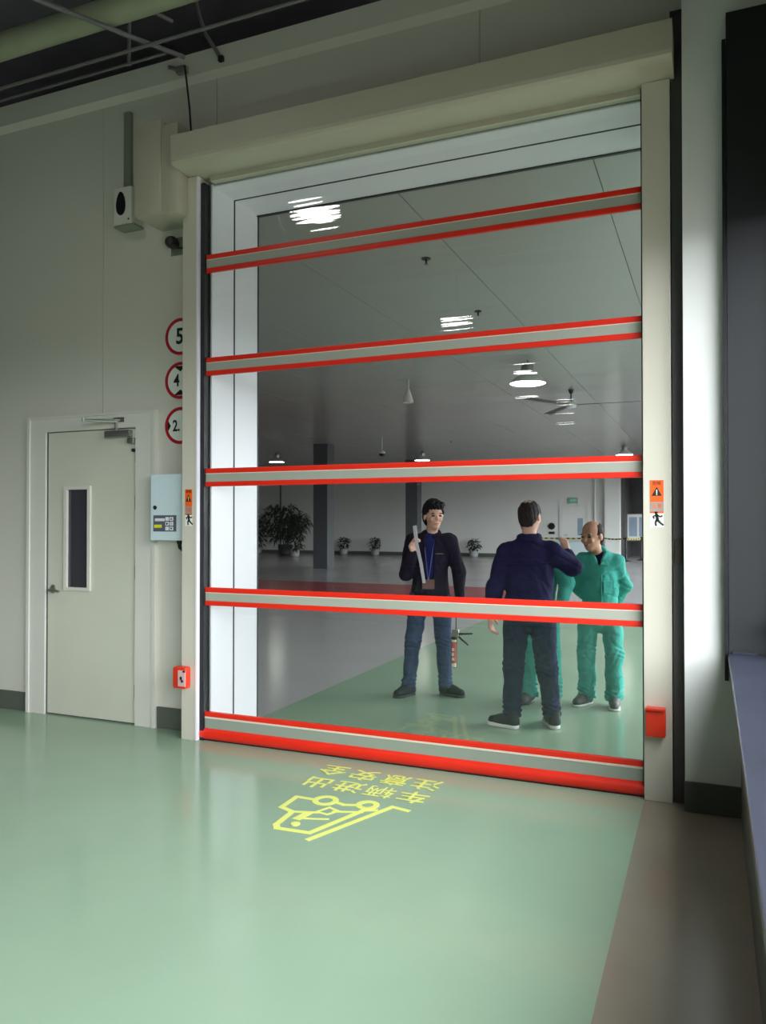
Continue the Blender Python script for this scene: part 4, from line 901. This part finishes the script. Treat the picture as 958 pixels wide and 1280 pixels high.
# ---------------------------------------------------------------- man 2: navy jacket seen from behind
def man_navy():
    t = thing('person', (-1.31, 6.02, 0), 'man seen from behind in navy jacket, dark jeans and dark trainers with white soles', 'person')
    J = dict(hipL=(-1.40, 6.02, .90), hipR=(-1.21, 6.04, .90), knL=(-1.425, 6.03, .47), knR=(-1.175, 6.08, .47), anL=(-1.437, 6.01, .11), anR=(-1.150, 6.13, .11),
             toeL=(-1.62, 6.05, .03), toeR=(-1.27, 6.28, .03), shL=(-1.475, 5.99, 1.365), shR=(-1.125, 6.05, 1.375), elL=(-1.560, 5.98, 1.09), elR=(-.995, 6.15, 1.245),
             wrL=(-1.612, 6.04, .875), wrR=(-1.060, 6.32, 1.34), head=(-1.296, 6.035, 1.640), face=(.25, .97, 0))
    B = Field(); pel, sh, ax, fw_ = skin_body(B, J, 1.02); fw_ = -fw_ if fw_[1] < 0 else fw_
    c = V3(J['head']); r, f, u = head(B, c, (.25, .97, -.05), 1.03, jaw=1.1)
    hand(B, J['wrL'], (-.02, .05, -1), (1, .2, 0), (.1, 1, 0), .40, 1.12)
    hand(B, J['wrR'], (-.22, .05, .9), (-.2, .9, 0), (-1, -.2, .2), .45, .95)
    fobj('body', B, .0065, 'skin', t)
    face_details(t, c, r, f, u, 1.03)
    h = Field(); A = np.array([r, f, u])
    h.ell(c+(-f*.014+u*.030), (.085, .104, .098), .01, A).ell(c+(-f*.055-u*.02), (.070, .052, .074), .02, A)
    def cutf(P):
        q = P-c; y, z, x = q@f, q@u, q@r
        crown = .035-np.sqrt((y+.040)**2+x**2+(z-.118)**2*.3)
        return np.maximum(np.maximum(y-.045, crown), np.where(y > -.02, .0-z, -.088-z))
    h.p.append((None, None, cutf, .012, 'i')); fobj('hair', h, .005, 'hair_grey', t, lambda P: .002*np.sin(P@V3([160, 90, 30])))
    K = Field(); mid = V3(pel)*.45+V3(sh)*.55
    K.cone(pel+V3([0, 0, -.03]), mid, .186, .176, .06, (fw_, 1.35)).cone(mid, sh-V3([0, 0, .08]), .176, .180, .06, (fw_, 1.4))
    K.cone(V3(J['shL'])+ax*.02+V3([0, 0, -.01]), V3(J['shR'])-ax*.02+V3([0, 0, -.01]), .080, .080, .05); K.cone(sh+V3([0, 0, .02]), sh+V3([0, 0, .09]), .110, .068, .07)
    for q, rr in (('L', (.080, .068, .056)), ('R', (.084, .070, .056))): w_ = V3(J['wr'+q]); e_ = V3(J['el'+q]); K.cone(V3(J['sh'+q])-V3([0, 0, .01]), e_, rr[0], rr[1], .04); K.cone(e_, w_-(w_-e_)*.06, rr[1], rr[2], .03)
    K.cone(pel+V3([0, 0, -.02]), pel+V3([0, 0, .03]), .188, .192, .02, (fw_, 1.3))
    K.cut((0, 0, -1), (0, 0, .84))
    jk = fobj('jacket', K, .0085, 'jacket_navy', t, wr(13, .008, 28))
    C = Field(); collar(C, sh+V3([0, 0, .108]), ax, fw_, .072, .026, -.01, .5); fobj('collar', C, .007, 'jacket_navy', jk)
    y = MB(); ys_ = sh-fw_*.150-V3([0, 0, .095]); y.tube([ys_-ax*.20+V3([0, 0, .01])+fw_*.03, ys_, ys_+ax*.20+V3([0, 0, .01])+fw_*.03], .004, 6); y.obj('yoke_seam', 'jacket_navy', jk)
    tr = trousers(t, J, 'jeans_dark', (.108, .083, .068), .96, wr(19, .007, 34, ((.15, .07, .009), (.48, .07, .006))), .085, 1.12)
    socks(t, J); shoe(t, (-1.375, 5.965, 0), (-1.635, 6.035, 0), 'shoe_black', 'sole_white', sole_t=.03); shoe(t, (-1.105, 6.06, 0), (-1.225, 6.30, 0), 'shoe_black', 'sole_white', sole_t=.03)
man_navy()

# ---------------------------------------------------------------- men in teal coveralls
def coverall(t, J, pel, sh, ax, fw_, seed, s=1.):
    K = Field(); mid = V3(pel)*.45+V3(sh)*.55
    K.cone(pel+V3([0, 0, -.02]), mid, .152*s, .150*s, .06, (fw_, 1.3)).cone(mid, sh-V3([0, 0, .08]), .150*s, .155*s, .06, (fw_, 1.35))
    K.cone(V3(J['shL'])+ax*.02-V3([0, 0, .01]), V3(J['shR'])-ax*.02-V3([0, 0, .01]), .070, .070, .05); K.cone(sh+V3([0, 0, .01]), sh+V3([0, 0, .065]), .095, .074, .05)
    for q in 'LR':
        w_ = V3(J['wr'+q]); e_ = V3(J['el'+q]); K.cone(V3(J['sh'+q])-V3([0, 0, .01]), e_, .072, .066, .035); K.cone(e_, w_-(w_-e_)*.10, .066, .050, .03)
        h, k_, a = V3(J['hip'+q]), V3(J['kn'+q]), V3(J['an'+q]); K.cone(h, k_, .094*s, .080*s, .015).cone(k_, (a[0], a[1], .07), .080*s, .078*s, .02)
    K.cut((0, 0, -1), (0, 0, .055))
    def vneck(P):
        q = P-(sh+V3([0, 0, .10])); x = np.abs(q@ax); y = q@fw_; z = -q[..., 2]; return np.maximum(x-(.050-.42*np.clip(z-.02, 0, .5)), .05-y)
    K.sub(vneck, sh-V3([.25, .25, .12]), sh+V3([.25, .25, .2]), .01)
    o = fobj('coverall', K, .0085, 'teal_cloth', t, wr(seed, .010, 30, ((.14, .07, .007), (.47, .06, .005))))
    def surf(x, z): return pel*(1-z)+sh*z+ax*x
    # placket, pockets, pointed collar
    def pt(x, z, off=.0):
        """point on the chest front: x across, z height, from the torso section"""
        base = pel+(sh-pel)*((z-pel[2])/(sh[2]-pel[2])); R_ = .156*s; y = (R_/1.32)*math.sqrt(max(0., 1-(x/R_)**2)); return base+ax*x+fw_*(y+off)
    mb = MB()
    zs = [pel[2]+.02+k*(sh[2]-.12-pel[2]-.02)/7 for k in range(8)]
    mb.tube([pt(.012, z, .008) for z in zs], .007, 6); mb.obj('placket', 'teal_cloth', o, smooth=True)
    for q in (-1, 1):
        x = q*.075; z = sh[2]-.17; P = [pt(x-.045, z-.11, .006), pt(x+.045, z-.11, .006), pt(x+.045, z, .006), pt(x-.045, z, .006)]
        MB().prism(P, tuple(fw_*.010)).obj('chest_pocket', 'teal_cloth', o); MB().prism([P[3]+fw_*.008-V3([0, 0, .03]), P[2]+fw_*.008-V3([0, 0, .03]), P[2]+fw_*.008, P[3]+fw_*.008], tuple(fw_*.006)).obj('pocket_flap', 'teal_cloth', o)
        nb = sh+V3([0, 0, .06])
        P = [nb+ax*q*.070-fw_*.01, nb+ax*q*.058+fw_*.065-V3([0, 0, .03]), nb+ax*q*.012+fw_*.125-V3([0, 0, .095]), nb+ax*q*.070+fw_*.120-V3([0, 0, .105]), nb+ax*q*.100+fw_*.06-V3([0, 0, .05]), nb+ax*q*.095-V3([0, 0, .02])-fw_*.01]
        MB().prism(P, (0, 0, .010)).obj('collar', 'teal_cloth', o)
    C = Field(); collar(C, sh+V3([0, 0, .055]), ax, fw_, .078, .017, .02, 1.0); fobj('collar_band', C, .007, 'teal_cloth', o)
    S = Field(); S.cone(sh-V3([0, 0, .10]), sh+V3([0, 0, .035]), .105, .075, .03, (fw_, 1.05)); fobj('undershirt', S, .008, 'jacket_navy', t)
    return o
def man_teal():
    t = thing('person', (-.90, 6.99, 0), 'balding smiling man in teal coverall with hands behind his back', 'person')
    J = dict(hipL=(-.990, 6.99, .80), hipR=(-.800, 7.01, .80), knL=(-1.008, 6.98, .45), knR=(-.775, 6.99, .45), anL=(-1.010, 7.03, .10), anR=(-.775, 7.01, .10),
             toeL=(-1.09, 6.90, .03), toeR=(-.755, 6.86, .03), shL=(-1.045, 6.98, 1.262), shR=(-.760, 7.03, 1.262), elL=(-1.095, 7.07, 1.03), elR=(-.700, 7.11, 1.04),
             wrL=(-.97, 7.20, .86), wrR=(-.80, 7.22, .86), head=(-.948, 6.93, 1.475), face=(-.45, -.87, -.12))
    B = Field(); pel, sh, ax, fw_ = skin_body(B, J, .95); fw_ = -fw_ if fw_[1] > 0 else fw_
    c = V3(J['head']); r, f, u = head(B, c, (-.45, -.87, -.14), 1.10, jaw=1.0)
    hand(B, J['wrL'], (.9, .1, -.4), (0, 1, 0), (0, 0, 1), .4, .95); hand(B, J['wrR'], (-.9, .25, -.5), (0, 1, 0), (0, 0, 1), .4, .95)
    fobj('body', B, .0065, 'skin_dark', t); face_details(t, c, r, f, u, 1.10); hair_bald(t, c, r, f, u, 1.10, 'hair_grey')
    coverall(t, J, pel, sh, ax, fw_, 23)
    socks(t, J); shoe(t, (-.985, 7.075, 0), (-1.10, 6.865, 0), 'shoe_grey', 'sole_white', sole_t=.018); shoe(t, (-.78, 7.07, 0), (-.755, 6.825, 0), 'shoe_grey', 'sole_white', sole_t=.018)
man_teal()
def man_hidden():
    t = thing('person', (-1.40, 6.90, 0), 'man in teal coverall standing mostly hidden behind the man in navy', 'person')
    J = dict(hipL=(-1.475, 6.90, .80), hipR=(-1.315, 6.91, .80), knL=(-1.490, 6.89, .45), knR=(-1.290, 6.89, .45), anL=(-1.490, 6.90, .10), anR=(-1.270, 6.92, .10),
             toeL=(-1.53, 6.78, .03), toeR=(-1.25, 6.78, .03), shL=(-1.56, 6.90, 1.32), shR=(-1.27, 6.92, 1.32), elL=(-1.62, 6.92, 1.00), elR=(-1.155, 6.88, 1.065),
             wrL=(-1.55, 6.80, .86), wrR=(-1.20, 6.78, .86), head=(-1.487, 6.90, 1.570), face=(.2, -.97, 0))
    B = Field(); pel, sh, ax, fw_ = skin_body(B, J, .95); fw_ = -fw_ if fw_[1] > 0 else fw_
    c = V3(J['head']); r, f, u = head(B, c, (.2, -.97, -.05), .93)
    hand(B, J['wrL'], (.2, -.2, -1), (1, 0, 0), (0, -1, 0), .4, .95); hand(B, J['wrR'], (-.1, -.2, -1), (-1, 0, 0), (0, -1, 0), .4, .95)
    fobj('body', B, .0075, 'skin_dark', t); face_details(t, c, r, f, u, .93); hair_full(t, c, r, f, u, .93, 'hair_black', .004)
    coverall(t, J, pel, sh, ax, fw_, 31, .95)
    socks(t, J); shoe(t, (-1.485, 6.99, 0), (-1.52, 6.75, 0), 'shoe_grey', 'black_rubber'); shoe(t, (-1.275, 6.99, 0), (-1.25, 6.75, 0), 'shoe_grey', 'black_rubber')
man_hidden()
